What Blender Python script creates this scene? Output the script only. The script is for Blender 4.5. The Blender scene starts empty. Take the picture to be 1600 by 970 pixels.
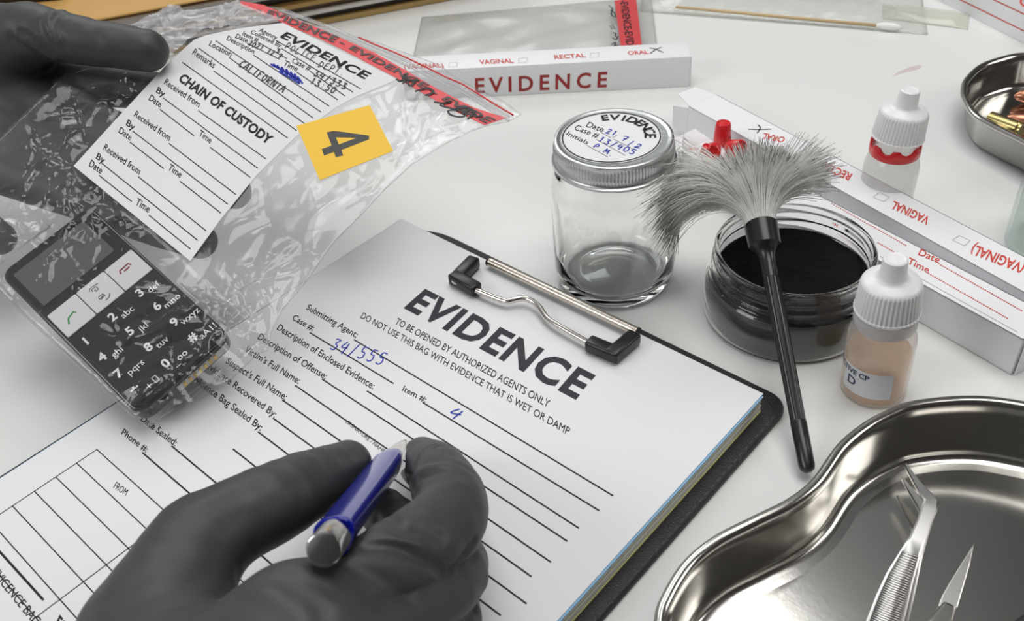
import bpy, bmesh, math, random
import numpy as np
from mathutils import Vector, Matrix
random.seed(7); np.random.seed(7)
S = bpy.context.scene
COL = S.collection
PI = math.pi

# ------------------------------------------------------------------ camera
F_PX = 1477.9; CZ = 0.2858
PITCH = math.radians(50.0827); ROLL = math.radians(-5.5201)
cam = bpy.data.cameras.new('camera'); cam_o = bpy.data.objects.new('camera', cam); COL.objects.link(cam_o)
cam.sensor_width = 36.0; cam.lens = 36.0 * F_PX / 1600.0; cam.clip_start = 0.01
RM = Matrix.Rotation(PITCH, 3, 'X') @ Matrix.Rotation(ROLL, 3, 'Z')
cam_o.matrix_world = Matrix.Translation((0, 0, CZ)) @ RM.to_4x4()
cam.dof.use_dof = True; cam.dof.focus_distance = 0.40; cam.dof.aperture_fstop = 24.0
S.camera = cam_o
S.view_settings.view_transform = 'Standard'; S.view_settings.look = 'None'
S.view_settings.gamma = 1.0; S.view_settings.use_curve_mapping = False
S.view_settings.exposure = 0.06
S.cycles.max_bounces = 16; S.cycles.diffuse_bounces = 8; S.cycles.transparent_max_bounces = 40
S.cycles.transmission_bounces = 12; S.cycles.glossy_bounces = 6
S.cycles.caustics_reflective = False; S.cycles.caustics_refractive = True

# ------------------------------------------------------------------ world and lights
W = bpy.data.worlds.new('room'); S.world = W; W.use_nodes = True
nt = W.node_tree; bg = nt.nodes['Background']
bg.inputs[1].default_value = 0.30
# the room: pale ceiling and walls, dim behind the photographer and on the right
_tc = nt.nodes.new('ShaderNodeTexCoord'); _sx = nt.nodes.new('ShaderNodeSeparateXYZ'); nt.links.new(_tc.outputs['Generated'], _sx.inputs[0])
_ad = nt.nodes.new('ShaderNodeMath'); _ad.operation = 'ADD'; nt.links.new(_sx.outputs['Y'], _ad.inputs[0]); nt.links.new(_sx.outputs['Z'], _ad.inputs[1])
_a2 = nt.nodes.new('ShaderNodeMath'); _a2.operation = 'MULTIPLY_ADD'; _a2.inputs[1].default_value = -1.7; nt.links.new(_sx.outputs['X'], _a2.inputs[0]); nt.links.new(_ad.outputs[0], _a2.inputs[2])
_rp = nt.nodes.new('ShaderNodeValToRGB'); _mr = nt.nodes.new('ShaderNodeMapRange'); _mr.inputs['From Min'].default_value = -1.5; _mr.inputs['From Max'].default_value = 2.0
nt.links.new(_a2.outputs[0], _mr.inputs['Value']); nt.links.new(_mr.outputs[0], _rp.inputs[0]); nt.links.new(_rp.outputs[0], bg.inputs[0])
_rp.color_ramp.elements[0].position = 0.15; _rp.color_ramp.elements[0].color = (0.14, 0.13, 0.125, 1)
_e = _rp.color_ramp.elements.new(0.54); _e.color = (0.22, 0.215, 0.21, 1)
_rp.color_ramp.elements[2].position = 0.78; _rp.color_ramp.elements[2].color = (0.95, 0.97, 1.0, 1)

def area(name, loc, target, sx, sy, power, col=(1, 1, 1)):
    l = bpy.data.lights.new(name, 'AREA'); l.shape = 'RECTANGLE'; l.size = sx; l.size_y = sy
    l.energy = power; l.color = col
    o = bpy.data.objects.new(name, l); COL.objects.link(o); o.location = loc
    o.rotation_euler = (Vector(target) - Vector(loc)).to_track_quat('-Z', 'Y').to_euler()
    return o
area('ceiling_lamp', (0.22, 0.42, 1.5), (0.02, 0.35, 0), 1.2, 0.9, 13.0, (1.0, 0.99, 0.97))
area('window_light', (-0.35, 1.75, 1.25), (0.05, 0.3, 0), 0.9, 0.55, 6.5, (0.97, 0.99, 1.0))
area('left_fill', (-1.3, -0.1, 1.0), (-0.1, 0.3, 0), 0.7, 0.6, 6.5, (1.0, 0.985, 0.985))  # added fill, no known lamp there: lightens lower left, gloves and box fronts
area('side_lamp', (1.5, 0.2, 0.9), (0.1, 0.3, 0), 0.6, 0.6, 4.0, (1.0, 0.98, 0.95))

# ------------------------------------------------------------------ helpers
def ray(x, y):
    return RM @ Vector(((x - 800) / F_PX, -(y - 485) / F_PX, -1.0))
def at(x, y, z=0.0):
    d = ray(x, y); t = (z - CZ) / d.z
    return Vector((d.x * t, d.y * t, z))

def tag(o, label, cat, group=None, kind=None):
    if label: o['label'] = label
    if cat: o['category'] = cat
    if group: o['group'] = group
    if kind: o['kind'] = kind
    return o
def thing(name, label, cat, loc=(0, 0, 0), group=None):
    o = bpy.data.objects.new(name, None); COL.objects.link(o)
    o.location = loc; o.empty_display_size = 0.01
    return tag(o, label, cat, group)
def link(name, me, m=None, parent=None, smooth=False, label=None, autos=None):
    o = bpy.data.objects.new(name, me); COL.objects.link(o)
    if m is not None:
        me.materials.clear(); me.materials.append(m)
    if smooth:
        me.polygons.foreach_set('use_smooth', [True] * len(me.polygons))
    if autos is not None:
        try: me.set_sharp_from_angle(angle=math.radians(autos))
        except Exception: pass
    if parent is not None:
        o.parent = parent
        loc = parent.location.copy() if parent.parent is None else Vector((0, 0, 0))
        o.matrix_parent_inverse = Matrix.Translation(-loc)
    if label: o['label'] = label
    return o
def mesh(name, v, f):
    me = bpy.data.meshes.new(name); me.from_pydata([tuple(p) for p in v], [], [tuple(q) for q in f]); me.update()
    return me
def obj(name, v, f, m, parent=None, smooth=False, label=None, autos=None):
    return link(name, mesh(name, v, f), m, parent, smooth, label, autos)
def solidify(o, t, off=-1.0):
    md = o.modifiers.new('s', 'SOLIDIFY'); md.thickness = t; md.offset = off
    return o

class MB:
    """collects pieces of ONE mesh"""
    def __init__(s): s.v = []; s.f = []
    def add(s, v, f):
        n = len(s.v); s.v += [Vector(p) for p in v]; s.f += [tuple(i + n for i in q) for q in f]; return s
    def bm(s, b):
        b.verts.index_update(); s.add([q.co.copy() for q in b.verts], [[w.index for w in q.verts] for q in b.faces]); b.free(); return s
    def xf(s, M):
        s.v = [M @ p for p in s.v]; return s
    def obj(s, name, m, parent=None, smooth=False, label=None, autos=None):
        return obj(name, s.v, s.f, m, parent, smooth, label, autos)

def rbox(sx, sy, sz, bev=0.0005, seg=2, M=None):
    b = bmesh.new(); bmesh.ops.create_cube(b, size=1)
    bmesh.ops.scale(b, vec=(sx, sy, sz), verts=b.verts)
    if bev > 0: bmesh.ops.bevel(b, geom=b.edges[:] , offset=bev, segments=seg, profile=0.5, affect='EDGES')
    if M is not None: bmesh.ops.transform(b, matrix=M, verts=b.verts)
    return b
def frame(o, ex, ey, ez=None):
    ex = Vector(ex).normalized(); ey = Vector(ey); ey = (ey - ex * ey.dot(ex)).normalized()
    ez = ex.cross(ey)
    M = Matrix.Identity(4)
    for i in range(3):
        M[i][0] = ex[i]; M[i][1] = ey[i]; M[i][2] = ez[i]; M[i][3] = o[i]
    return M

def lathe(profile, n=96, rfun=None):
    """profile: list of (r, z) from bottom to top; r==0 ends become poles"""
    v = []; f = []; rings = []
    for k, (r, z) in enumerate(profile):
        if r <= 1e-9:
            rings.append([len(v)]); v.append((0, 0, z))
        else:
            ring = []
            for i in range(n):
                a = 2 * PI * i / n; rr = r if rfun is None else rfun(k, a, r)
                ring.append(len(v)); v.append((rr * math.cos(a), rr * math.sin(a), z))
            rings.append(ring)
    for A, B in zip(rings[:-1], rings[1:]):
        if len(A) == 1 and len(B) == 1: continue
        for i in range(n):
            j = (i + 1) % n
            if len(A) == 1: f.append((A[0], B[j], B[i]))
            elif len(B) == 1: f.append((A[i], A[j], B[0]))
            else: f.append((A[i], A[j], B[j], B[i]))
    return v, f

def tube(pts, rad, n=10, cap=True, sx=1.0, up=None):
    pts = [Vector(p) for p in pts]
    if not isinstance(rad, (list, tuple)): rad = [rad] * len(pts)
    v = []; f = []
    T = []
    for i in range(len(pts)):
        a = pts[max(i - 1, 0)]; b = pts[min(i + 1, len(pts) - 1)]; T.append((b - a).normalized())
    u = Vector(up) if up is not None else (Vector((0, 0, 1)) if abs(T[0].z) < 0.9 else Vector((1, 0, 0)))
    for i, p in enumerate(pts):
        u = (u - T[i] * u.dot(T[i])).normalized(); w = T[i].cross(u)
        for k in range(n):
            a = 2 * PI * k / n
            v.append(p + (w * math.cos(a) * sx + u * math.sin(a)) * rad[i])
    for i in range(len(pts) - 1):
        for k in range(n):
            j = (k + 1) % n
            f.append((i * n + k, i * n + j, (i + 1) * n + j, (i + 1) * n + k))
    if cap:
        f.append(tuple(reversed(range(n)))); m0 = (len(pts) - 1) * n; f.append(tuple(range(m0, m0 + n)))
    return v, f
def catmull(P, k=8, closed=False):
    P = [Vector(p) for p in P]; n = len(P); out = []
    rng = range(n) if closed else range(n - 1)
    for i in rng:
        if closed: p0, p1, p2, p3 = P[(i - 1) % n], P[i], P[(i + 1) % n], P[(i + 2) % n]
        else: p0, p1, p2, p3 = P[max(i - 1, 0)], P[i], P[i + 1], P[min(i + 2, n - 1)]
        for j in range(k):
            t = j / k
            out.append(0.5 * ((2 * p1) + (p2 - p0) * t + (2 * p0 - 5 * p1 + 4 * p2 - p3) * t * t + (3 * p1 - p0 - 3 * p2 + p3) * t ** 3))
    if not closed: out.append(P[-1])
    return out

# ---- materials
def mat(name, col, rough=0.5, metal=0.0, spec=0.5, coat=0.0, bump=0.0, bscale=200.0, bdist=0.001, var=0.0, vscale=20, sheen=0, aniso=0, sss=0):
    m = bpy.data.materials.new(name); m.use_nodes = True; t = m.node_tree; p = t.nodes['Principled BSDF']
    p.inputs['Base Color'].default_value = (*col, 1); p.inputs['Roughness'].default_value = rough
    p.inputs['Metallic'].default_value = metal; p.inputs['Specular IOR Level'].default_value = spec
    p.inputs['Coat Weight'].default_value = coat
    if sss:
        p.inputs['Subsurface Weight'].default_value = sss; p.inputs['Subsurface Radius'].default_value = (0.004, 0.003, 0.002)
        p.inputs['Subsurface Scale'].default_value = 0.5
    tc = t.nodes.new('ShaderNodeTexCoord')
    if bump > 0:
        nz = t.nodes.new('ShaderNodeTexNoise'); nz.inputs['Scale'].default_value = bscale; nz.inputs['Detail'].default_value = 4
        t.links.new(tc.outputs['Object'], nz.inputs['Vector'])
        b = t.nodes.new('ShaderNodeBump'); b.inputs['Strength'].default_value = bump; b.inputs['Distance'].default_value = bdist
        t.links.new(nz.outputs['Fac'], b.inputs['Height']); t.links.new(b.outputs['Normal'], p.inputs['Normal'])
    if var > 0:
        nz = t.nodes.new('ShaderNodeTexNoise'); nz.inputs['Scale'].default_value = vscale; nz.inputs['Detail'].default_value = 3
        t.links.new(tc.outputs['Object'], nz.inputs['Vector'])
        mx = t.nodes.new('ShaderNodeMix'); mx.data_type = 'RGBA'
        mx.inputs['A'].default_value = (*[c * (1 - var) for c in col], 1); mx.inputs['B'].default_value = (*[min(1, c * (1 + var)) for c in col], 1)
        t.links.new(nz.outputs['Fac'], mx.inputs['Factor']); t.links.new(mx.outputs['Result'], p.inputs['Base Color'])
    return m
def film(name, tint=(0.97, 0.975, 0.98), ior=1.5, rough=0.05, haze=0.06, hazecol=(0.9, 0.9, 0.92), bump=0.0, bscale=150, edge=None, gl=1.0, transl=0.5, bdist=0.001, voro=0.0):
    """thin clear sheet: see-through, with a Fresnel gloss and a little milky scatter"""
    m = bpy.data.materials.new(name); m.use_nodes = True; t = m.node_tree; t.nodes.clear()
    N = t.nodes.new; L = t.links.new
    out = N('ShaderNodeOutputMaterial'); tr = N('ShaderNodeBsdfTransparent'); tr.inputs[0].default_value = (*tint, 1)
    g = N('ShaderNodeBsdfGlossy'); g.inputs['Roughness'].default_value = rough; g.inputs['Color'].default_value = (gl, gl, gl, 1)
    fr = N('ShaderNodeLayerWeight'); fr.inputs['Blend'].default_value = 0.5
    f0 = ((ior - 1) / (ior + 1)) ** 2
    pw = N('ShaderNodeMath'); pw.operation = 'POWER'; pw.inputs[1].default_value = 5.0; L(fr.outputs['Facing'], pw.inputs[0])
    ma = N('ShaderNodeMath'); ma.operation = 'MULTIPLY_ADD'; ma.inputs[1].default_value = (1 - f0) * 0.9; ma.inputs[2].default_value = f0; L(pw.outputs[0], ma.inputs[0])
    if edge is not None:
        lw = N('ShaderNodeLayerWeight'); lw.inputs['Blend'].default_value = edge[1]
        mc = N('ShaderNodeMix'); mc.data_type = 'RGBA'; mc.inputs['A'].default_value = (*tint, 1); mc.inputs['B'].default_value = (*edge[0], 1)
        L(lw.outputs['Facing'], mc.inputs['Factor']); L(mc.outputs['Result'], tr.inputs[0])
    base = tr.outputs[0]
    if haze > 0:
        d = N('ShaderNodeBsdfDiffuse'); d.inputs[0].default_value = (*hazecol, 1)
        tl = N('ShaderNodeBsdfTranslucent'); tl.inputs[0].default_value = (*hazecol, 1)
        md = N('ShaderNodeMixShader'); md.inputs[0].default_value = transl; L(d.outputs[0], md.inputs[1]); L(tl.outputs[0], md.inputs[2])
        mh = N('ShaderNodeMixShader'); mh.inputs[0].default_value = haze; L(base, mh.inputs[1]); L(md.outputs[0], mh.inputs[2]); base = mh.outputs[0]
    mx = N('ShaderNodeMixShader'); L(ma.outputs[0], mx.inputs[0]); L(base, mx.inputs[1]); L(g.outputs[0], mx.inputs[2]); L(mx.outputs[0], out.inputs[0])
    if bump > 0:
        tc = N('ShaderNodeTexCoord'); nz = N('ShaderNodeTexNoise'); nz.inputs['Scale'].default_value = bscale; nz.inputs['Detail'].default_value = 5
        nz.inputs['Distortion'].default_value = 1.2
        L(tc.outputs['Object'], nz.inputs['Vector'])
        b = N('ShaderNodeBump'); b.inputs['Strength'].default_value = bump; b.inputs['Distance'].default_value = bdist
        L(nz.outputs['Fac'], b.inputs['Height'])
        for nd in (g, fr): L(b.outputs['Normal'], nd.inputs['Normal'])
    return m

M_table = mat('white_laminate', (0.775, 0.785, 0.765), 0.24, spec=0.4, bump=0.03, bscale=900, bdist=0.0003, var=0.015, vscale=6)
M_paper = mat('white_paper', (0.78, 0.785, 0.80), 0.75, spec=0.25, bump=0.04, bscale=1500, bdist=0.0002)
M_card = mat('white_card', (0.84, 0.845, 0.86), 0.5, spec=0.4)
M_ink = mat('black_ink', (0.022, 0.022, 0.028), 0.7, spec=0.2)
M_inkgrey = mat('dark_grey_ink', (0.045, 0.045, 0.055), 0.7, spec=0.2)
M_bluepen = mat('blue_ink', (0.03, 0.05, 0.42), 0.6, spec=0.2)
M_blackpen = mat('black_marker_ink', (0.012, 0.012, 0.014), 0.5)
M_redink = mat('red_ink', (0.60, 0.075, 0.06), 0.6, spec=0.2)
M_darkred = mat('dark_red_ink', (0.36, 0.045, 0.045), 0.6, spec=0.2)
M_greyline = mat('grey_ink', (0.45, 0.45, 0.46), 0.7, spec=0.2)
M_leather = mat('black_leatherette', (0.018, 0.018, 0.019), 0.5, bump=0.6, bscale=1400, bdist=0.0006)
M_blkplastic = mat('black_plastic', (0.012, 0.012, 0.013), 0.28)
M_chrome = mat('nickel', (0.72, 0.68, 0.62), 0.16, metal=1)
M_steel = mat('polished_steel', (0.58, 0.565, 0.53), 0.17, metal=1, bump=0.03, bscale=60, bdist=0.002)
M_steelfl = mat('worn_steel', (0.62, 0.61, 0.58), 0.14, metal=1, bump=0.02, bscale=500, bdist=0.0005)
M_tool = mat('satin_steel', (0.68, 0.67, 0.65), 0.28, metal=1)
M_lid = mat('tin_lid', (0.62, 0.63, 0.63), 0.33, metal=1, bump=0.05, bscale=260, bdist=0.0006)
def glass(name, col=(1, 1, 1), ior=1.48, rough=0.0):
    m = bpy.data.materials.new(name); m.use_nodes = True; t = m.node_tree; t.nodes.clear()
    o = t.nodes.new('ShaderNodeOutputMaterial'); g = t.nodes.new('ShaderNodeBsdfGlass'); g.inputs['Color'].default_value = (*col, 1)
    g.inputs['IOR'].default_value = ior; g.inputs['Roughness'].default_value = rough; t.links.new(g.outputs[0], o.inputs[0]); return m
M_glass = glass('clear_glass', (0.985, 0.99, 0.985))
M_glove = mat('black_nitrile', (0.052, 0.053, 0.052), 0.50, spec=0.40, bump=0.10, bscale=900, bdist=0.0003)
M_red = mat('red_plastic', (0.66, 0.016, 0.022), 0.3, coat=0.2)
M_white = mat('white_plastic', (0.82, 0.82, 0.83), 0.32, sss=0.15)

# ---- text
_tc = {}
def text_geo(s, bold=0.0, space=1.0):
    k = (s, bold, space)
    if k in _tc: return _tc[k]
    c = bpy.data.curves.new('t', 'FONT'); c.body = s; c.size = 1; c.offset = bold; c.space_character = space; c.resolution_u = 3
    c.fill_mode = 'FRONT'
    o = bpy.data.objects.new('t', c); me = o.to_mesh()
    v = [tuple(p.co) for p in me.vertices]; f = [tuple(p.vertices) for p in me.polygons]
    o.to_mesh_clear(); bpy.data.objects.remove(o); bpy.data.curves.remove(c)
    _tc[k] = (v, f); return _tc[k]
CAP = max(p[1] for p in text_geo('E')[0])
def put_text(mb, s, surf, BL, BR, TL, bold=0.0, space=1.0, eps=0.00012):
    """surf(px, eps)->point; lays text so that its baseline runs BL->BR and its caps reach TL (photo pixels)"""
    v, f = text_geo(s, bold, space)
    x0 = min(p[0] for p in v); x1 = max(p[0] for p in v)
    A, B, T = Vector(surf(BL, 0)), Vector(surf(BR, 0)), Vector(surf(TL, 0))
    n = (B - A).cross(T - A).normalized()
    pts = [A + (B - A) * ((p[0] - x0) / (x1 - x0)) + (T - A) * (p[1] / CAP) + n * eps for p in v]
    mb.add(pts, f)
def put_line(mb, surf, a, b, w, eps=0.0001, seg=1):
    pts = [Vector(surf((a[0] + (b[0] - a[0]) * i / seg, a[1] + (b[1] - a[1]) * i / seg), 0)) for i in range(seg + 1)]
    ribbon(mb, pts, w, surf, eps)
def ribbon(mb, pts, w, surf=None, eps=0.0001, nrm=None):
    if nrm is None: nrm = surf.n
    v = []; f = []
    for i, p in enumerate(pts):
        t = (pts[min(i + 1, len(pts) - 1)] - pts[max(i - 1, 0)])
        if t.length < 1e-9: t = Vector((1, 0, 0))
        s = nrm.cross(t.normalized()) * (w / 2)
        v += [p + s + nrm * eps, p - s + nrm * eps]
    for i in range(len(pts) - 1): f.append((2 * i + 1, 2 * i + 3, 2 * i + 2, 2 * i))
    mb.add(v, f)
# handwriting strokes on a 0..1 x 0..1 cell
HW = {'0': [[(.5, 1), (.15, .7), (.2, .15), (.5, 0), (.8, .3), (.75, .8), (.5, 1)]], '1': [[(.35, .8), (.55, 1), (.45, 0)]],
 '2': [[(.15, .8), (.45, 1), (.75, .8), (.5, .4), (.1, .05), (.85, .1)]], '3': [[(.15, .95), (.75, .95), (.4, .6), (.75, .4), (.6, .05), (.1, .05)]],
 '4': [[(.45, 1), (.1, .45), (.85, .5)], [(.75, .9), (.55, -.1)]], '5': [[(.85, 1), (.35, 1), (.25, .6), (.65, .55), (.7, .2), (.4, 0), (.1, .08)]],
 '7': [[(.1, .95), (.8, .95), (.35, 0)], [(.25, .5), (.7, .5)]], '/': [[(.75, 1.1), (.2, -.15)]], '.': [[(.4, 0), (.5, .06)]], ':': [[(.4, .15), (.5, .2)], [(.45, .6), (.55, .65)]],
 'C': [[(.85, .85), (.5, 1), (.15, .6), (.2, .15), (.55, 0), (.85, .15)]], 'A': [[(0, 0), (.45, 1), (.85, 0)], [(.2, .4), (.7, .4)]], 'L': [[(.2, 1), (.15, .02), (.8, .05)]],
 'I': [[(.5, 1), (.45, 0)]], 'F': [[(.8, 1), (.2, .97), (.15, 0)], [(.18, .55), (.65, .58)]], 'O': [[(.5, 1), (.1, .5), (.45, 0), (.85, .45), (.5, 1)]],
 'R': [[(.15, 0), (.2, 1), (.75, .85), (.65, .55), (.2, .5), (.85, 0)]], 'N': [[(.1, 0), (.15, 1), (.8, 0), (.85, 1)]], 'P': [[(.15, 0), (.25, 1), (.8, .85), (.65, .5), (.2, .45)]],
 'D': [[(.2, 1), (.15, 0), (.7, .2), (.8, .65), (.2, 1)]], 'E': [[(.8, 1), (.25, .95), (.15, .02), (.75, .05)], [(.2, .5), (.65, .55)]], 'T': [[(.05, 1), (.95, .98)], [(.5, 1), (.45, 0)]],
 'M': [[(.05, 0), (.2, 1), (.45, .35), (.75, 1), (.9, 0)]]}
def put_hand(mb, s, surf, BL, BR, TL, w=0.0006, eps=0.0002, slant=0.1):
    n = len(s); A, B, T = Vector(surf(BL, 0)), Vector(surf(BR, 0)), Vector(surf(TL, 0)); X = (B - A) / n; Y = T - A
    for i, ch in enumerate(s):
        for st in HW.get(ch, []):
            P = [A + X * (i + 0.85 * q[0] + slant * q[1]) + Y * q[1] for q in st]
            ribbon(mb, catmull(P, 5), w, surf, eps)
def put_strokes(mb, strokes, surf, w, eps=0.0002):
    for st in strokes:
        ribbon(mb, catmull([Vector(surf(q, 0)) for q in st], 5), w, surf, eps)
class Flat:
    """horizontal surface at height z"""
    def __init__(s, z): s.z = z; s.n = Vector((0, 0, 1))
    def __call__(s, p, e=0): return at(p[0], p[1], s.z + e)
class Plane:
    """any plane through p with normal n"""
    def __init__(s, p, n): s.p = Vector(p); s.n = Vector(n).normalized()
    def __call__(s, q, e=0):
        d = ray(*q); o = Vector((0, 0, CZ)); t = ((s.p + s.n * e) - o).dot(s.n) / d.dot(s.n); return o + d * t
def poly_prism(pts, z0, z1):
    n = len(pts); v = [(p[0], p[1], z0) for p in pts] + [(p[0], p[1], z1) for p in pts]
    a = sum(pts[i][0] * pts[(i + 1) % n][1] - pts[(i + 1) % n][0] * pts[i][1] for i in range(n))
    f = [tuple(reversed(range(n))), tuple(range(n, 2 * n))] + [(i, (i + 1) % n, n + (i + 1) % n, n + i) for i in range(n)]
    if a < 0: f = [tuple(reversed(q)) for q in f]
    return v, f

# ================================================================== table
mb = MB(); mb.bm(rbox(2.2, 1.7, 0.03, 0.002, 2, Matrix.Translation((0.1, 0.55, -0.015))))
tab = mb.obj('lab_table', M_table, None)
tag(tab, 'white laminate lab table top carrying all the evidence', 'table')

# ================================================================== clipboard, sheaf of papers, form
YAW = math.radians(-44.937)
PX = Vector((math.cos(YAW), math.sin(YAW), 0)); PY = Vector((-math.sin(YAW), math.cos(YAW), 0))
X0, X1, Y1, Y0 = -0.3263, -0.1163, 0.2528, -0.0442
ZP = 0.012
def pp(x, y, z=0.0): return PX * x + PY * y + Vector((0, 0, z))
def round_rect(x0, y0, x1, y1, r, seg=6, rtl=None):
    out = []; R0_ = r; q_ = rtl or r
    for cx, cy, a0 in ((x1 - r, y0 + r, -90), (x1 - r, y1 - r, 0), (x0 + q_, y1 - q_, 90), (x0 + r, y0 + r, 180)):
        r = q_ if a0 == 90 else R0_
        for i in range(seg + 1):
            a = math.radians(a0 + 90 * i / seg); out.append((cx + r * math.cos(a), cy + r * math.sin(a)))
    return out
clipb = thing('clipboard', 'black leatherette clipboard with a nickel wire clip under the evidence form', 'clipboard', pp((X0 + X1) / 2, 0.1, 0))
bx0, bx1, by0, by1 = X0 - 0.0112, X1 + 0.0078, Y0 - 0.01, Y1 + 0.0115
rr = round_rect(bx0, by0, bx1, by1, 0.0095, 8, 0.034)
mb = MB(); n = len(rr)
lay = [(0.0, 0.0), (-0.0006, 0.0), (0, 0.0005), (0, 0.0020), (-0.0004, 0.0027), (-0.0012, 0.0030)]
v = []
cx, cy = (bx0 + bx1) / 2, (by0 + by1) / 2
def brot(p, a=-0.006):
    x, y = p[0] - bx1, p[1] - by1; return (bx1 + x * math.cos(a) - y * math.sin(a), by1 + x * math.sin(a) + y * math.cos(a))
def inset(p, d):
    return (p[0] + (d if p[0] > cx else -d), p[1] + (d if p[1] > cy else -d))
for d, z in lay[1:]:
    v += [pp(*brot(inset(q, d)), z) for q in rr]
f = [tuple(reversed(range(n)))]
for k in range(len(lay) - 2):
    f += [(k * n + i, k * n + (i + 1) % n, (k + 1) * n + (i + 1) % n, (k + 1) * n + i) for i in range(n)]
f.append(tuple(range((len(lay) - 2) * n, (len(lay) - 1) * n)))
obj('board', v, f, M_leather, clipb, autos=40)
# stitching along the right and top edge
mb = MB(); M_thread = mat('grey_thread', (0.10, 0.10, 0.10), 0.8)
y = by0 + 0.012
while y < by1 - 0.012:
    mb.add(*tube([pp(bx1 - 0.0018, y, 0.0031), pp(bx1 - 0.0018, y + 0.0024, 0.0031)], 0.00022, 5)); y += 0.0040
mb.obj('stitching', M_thread, clipb)
# clip: pivot bar, wire, two rubber corners
zc = 0.0155
M_bar = mat('ridged_nickel', (0.66, 0.60, 0.52), 0.25, metal=1, bump=0.3, bscale=1500, bdist=0.0004)
bL, bR = at(745, 404, zc), at(997, 519, zc)
mb = MB(); mb.add(*tube([at(763, 408, zc), bR], 0.0021, 20))
mb.obj('pivot_bar', M_bar, clipb, True, autos=50)
mb = MB()
d = (bR - bL).normalized(); M_barcap = mat('dark_metal', (0.05, 0.05, 0.05), 0.35, metal=1)
mb.add(*tube([bR - d * 0.0004, bR + d * 0.0002], 0.00225, 20))
mb.obj('bar_cap', M_barcap, clipb, True, autos=50); mb = MB()
mb.add(*tube([at(763, 408, zc) , at(763, 408, zc) + d * 0.0008], 0.00225, 20))
mb.obj('bar_cap', M_barcap, clipb, True, autos=50)
zw = 0.0158
wire = catmull([at(742, 405, zw), at(722, 424, zw), at(709, 437, zw), at(722, 444, zw), at(750, 456, zw), at(787, 470, zw), at(800, 469, zw + 0.0005), at(815, 466, zw + 0.001), at(829, 469, zw + 0.001), at(842, 479, zw + 0.0005), at(853, 495, zw), at(864, 504, zw), at(890, 519, zw), at(915, 533, zw), at(955, 553, zw), at(972, 541, zw), at(996, 521, zw)], 6)
mb = MB(); mb.add(*tube(wire, 0.0014, 12)); mb.obj('clip_wire', M_chrome, clipb, True)
def corner(c, ends):
    m = MB(); c0 = at(*c, zw - 0.0004)
    for e, ln in ends:
        c0 = c0 + Vector((0, 0, 0.00012))
        d = (at(*e, zw - 0.0004) - c0); d.z = 0; L_ = d.length; d.normalize()
        m.bm(rbox(L_ + 0.0032, 0.0064, 0.0058, 0.0012, 3, frame(c0 + d * (L_ / 2 - 0.0015), d, Vector((-d.y, d.x, 0)))))
    return m.obj('rubber_corner', M_blkplastic, clipb, True, autos=40)
corner((714, 436), [((742, 407), 0), ((746, 454), 0)])
corner((960, 553), [((919, 536), 0), ((993, 525), 0)])

# sheaf under the form
def sheet(name, x0, y0, x1, y1, z0, z1, m, label, group=None, rot=0.0, cat='paper'):
    pts = []
    for x, y in ((x0, y0), (x1, y0), (x1, y1), (x0, y1)):
        xx, yy = x - X0, y - Y1; c, s = math.cos(rot), math.sin(rot)
        q = pp(X0 + xx * c - yy * s, Y1 + xx * s + yy * c); pts.append((q.x, q.y))
    v, f = poly_prism(pts, z0, z1)
    o = obj(name, v, f, m, None); tag(o, label, cat, group); return o
M_blue = mat('blue_paper', (0.25, 0.46, 0.66), 0.7); M_yel = mat('yellow_paper', (0.74, 0.70, 0.30), 0.7)
M_olive = mat('olive_paper', (0.62, 0.64, 0.48), 0.7); M_off = mat('off_white_paper', (0.82, 0.81, 0.77), 0.75); M_wht2 = mat('grey_white_paper', (0.86, 0.86, 0.86), 0.75)
lay = [('yellow_sheet', M_yel, 0.0005, 'yellow paper sheet lowest in the pile on the clipboard board'),
 ('paper_sheaf', M_off, 0.0010, 'off-white paper sheaf lying directly on the yellow sheet'),
 ('paper_sheaf', M_wht2, 0.0011, 'greyish white sheaf second above the yellow sheet'),
 ('paper_sheaf', M_off, 0.0008, 'off-white sheaf just below the olive sheet'),
 ('olive_sheet', M_olive, 0.0004, 'olive green paper sheet halfway up the pile on the clipboard'),
 ('paper_sheaf', M_wht2, 0.0011, 'greyish white sheaf just above the olive sheet'),
 ('paper_sheaf', M_off, 0.0010, 'off-white sheaf second above the olive sheet'),
 ('paper_sheaf', M_wht2, 0.0010, 'greyish white sheaf third above the olive sheet'),
 ('paper_sheaf', M_off, 0.0009, 'off-white sheaf just below the blue sheet'),
 ('blue_sheet', M_blue, 0.0005, 'blue paper sheet directly under the white evidence form')]
z = 0.0031
jit = [0.0008, 0.0004, -0.0003, 0.0005, 0.0002, -0.0004, 0.0003, 0.0, 0.0004, 0.0010]
tot = sum(l[2] for l in lay); k = (ZP - 0.0003 - z) / tot
for (nm, m, t, lb), j in zip(lay, jit):
    sheet(nm, X0 + (-0.0006 if nm == 'blue_sheet' else 0.001), Y0, X1 + j - 0.0002, Y1 - 0.0012, z, z + t * k - 0.00004, m, lb, 'papers in the clipboard pile'); z += t * k
form = sheet('evidence_form', X0, Y0, X1, Y1, ZP - 0.00026, ZP, M_paper, 'white printed evidence form on top of the clipboard, being filled in with blue pen', None, cat='form')
form['label'] = 'white printed evidence form clipped on top of the clipboard, filled in with blue pen'
FS = Flat(ZP)
T = MB()
def ft(s, a, b, c, bold=0.0, **k): put_text(T, s, FS, a, b, c, bold, **k)
H = MB(); put_text(H, 'EVIDENCE', FS, (632, 480), (901, 623), (663, 452.5), 0.032, 1.10)
H.obj('printed_heading', M_inkgrey, form)
ft('TO BE OPENED BY AUTHORIZED AGENTS ONLY', (616.5, 505.5), (856, 637), (622, 496.5), 0.0)
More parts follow.
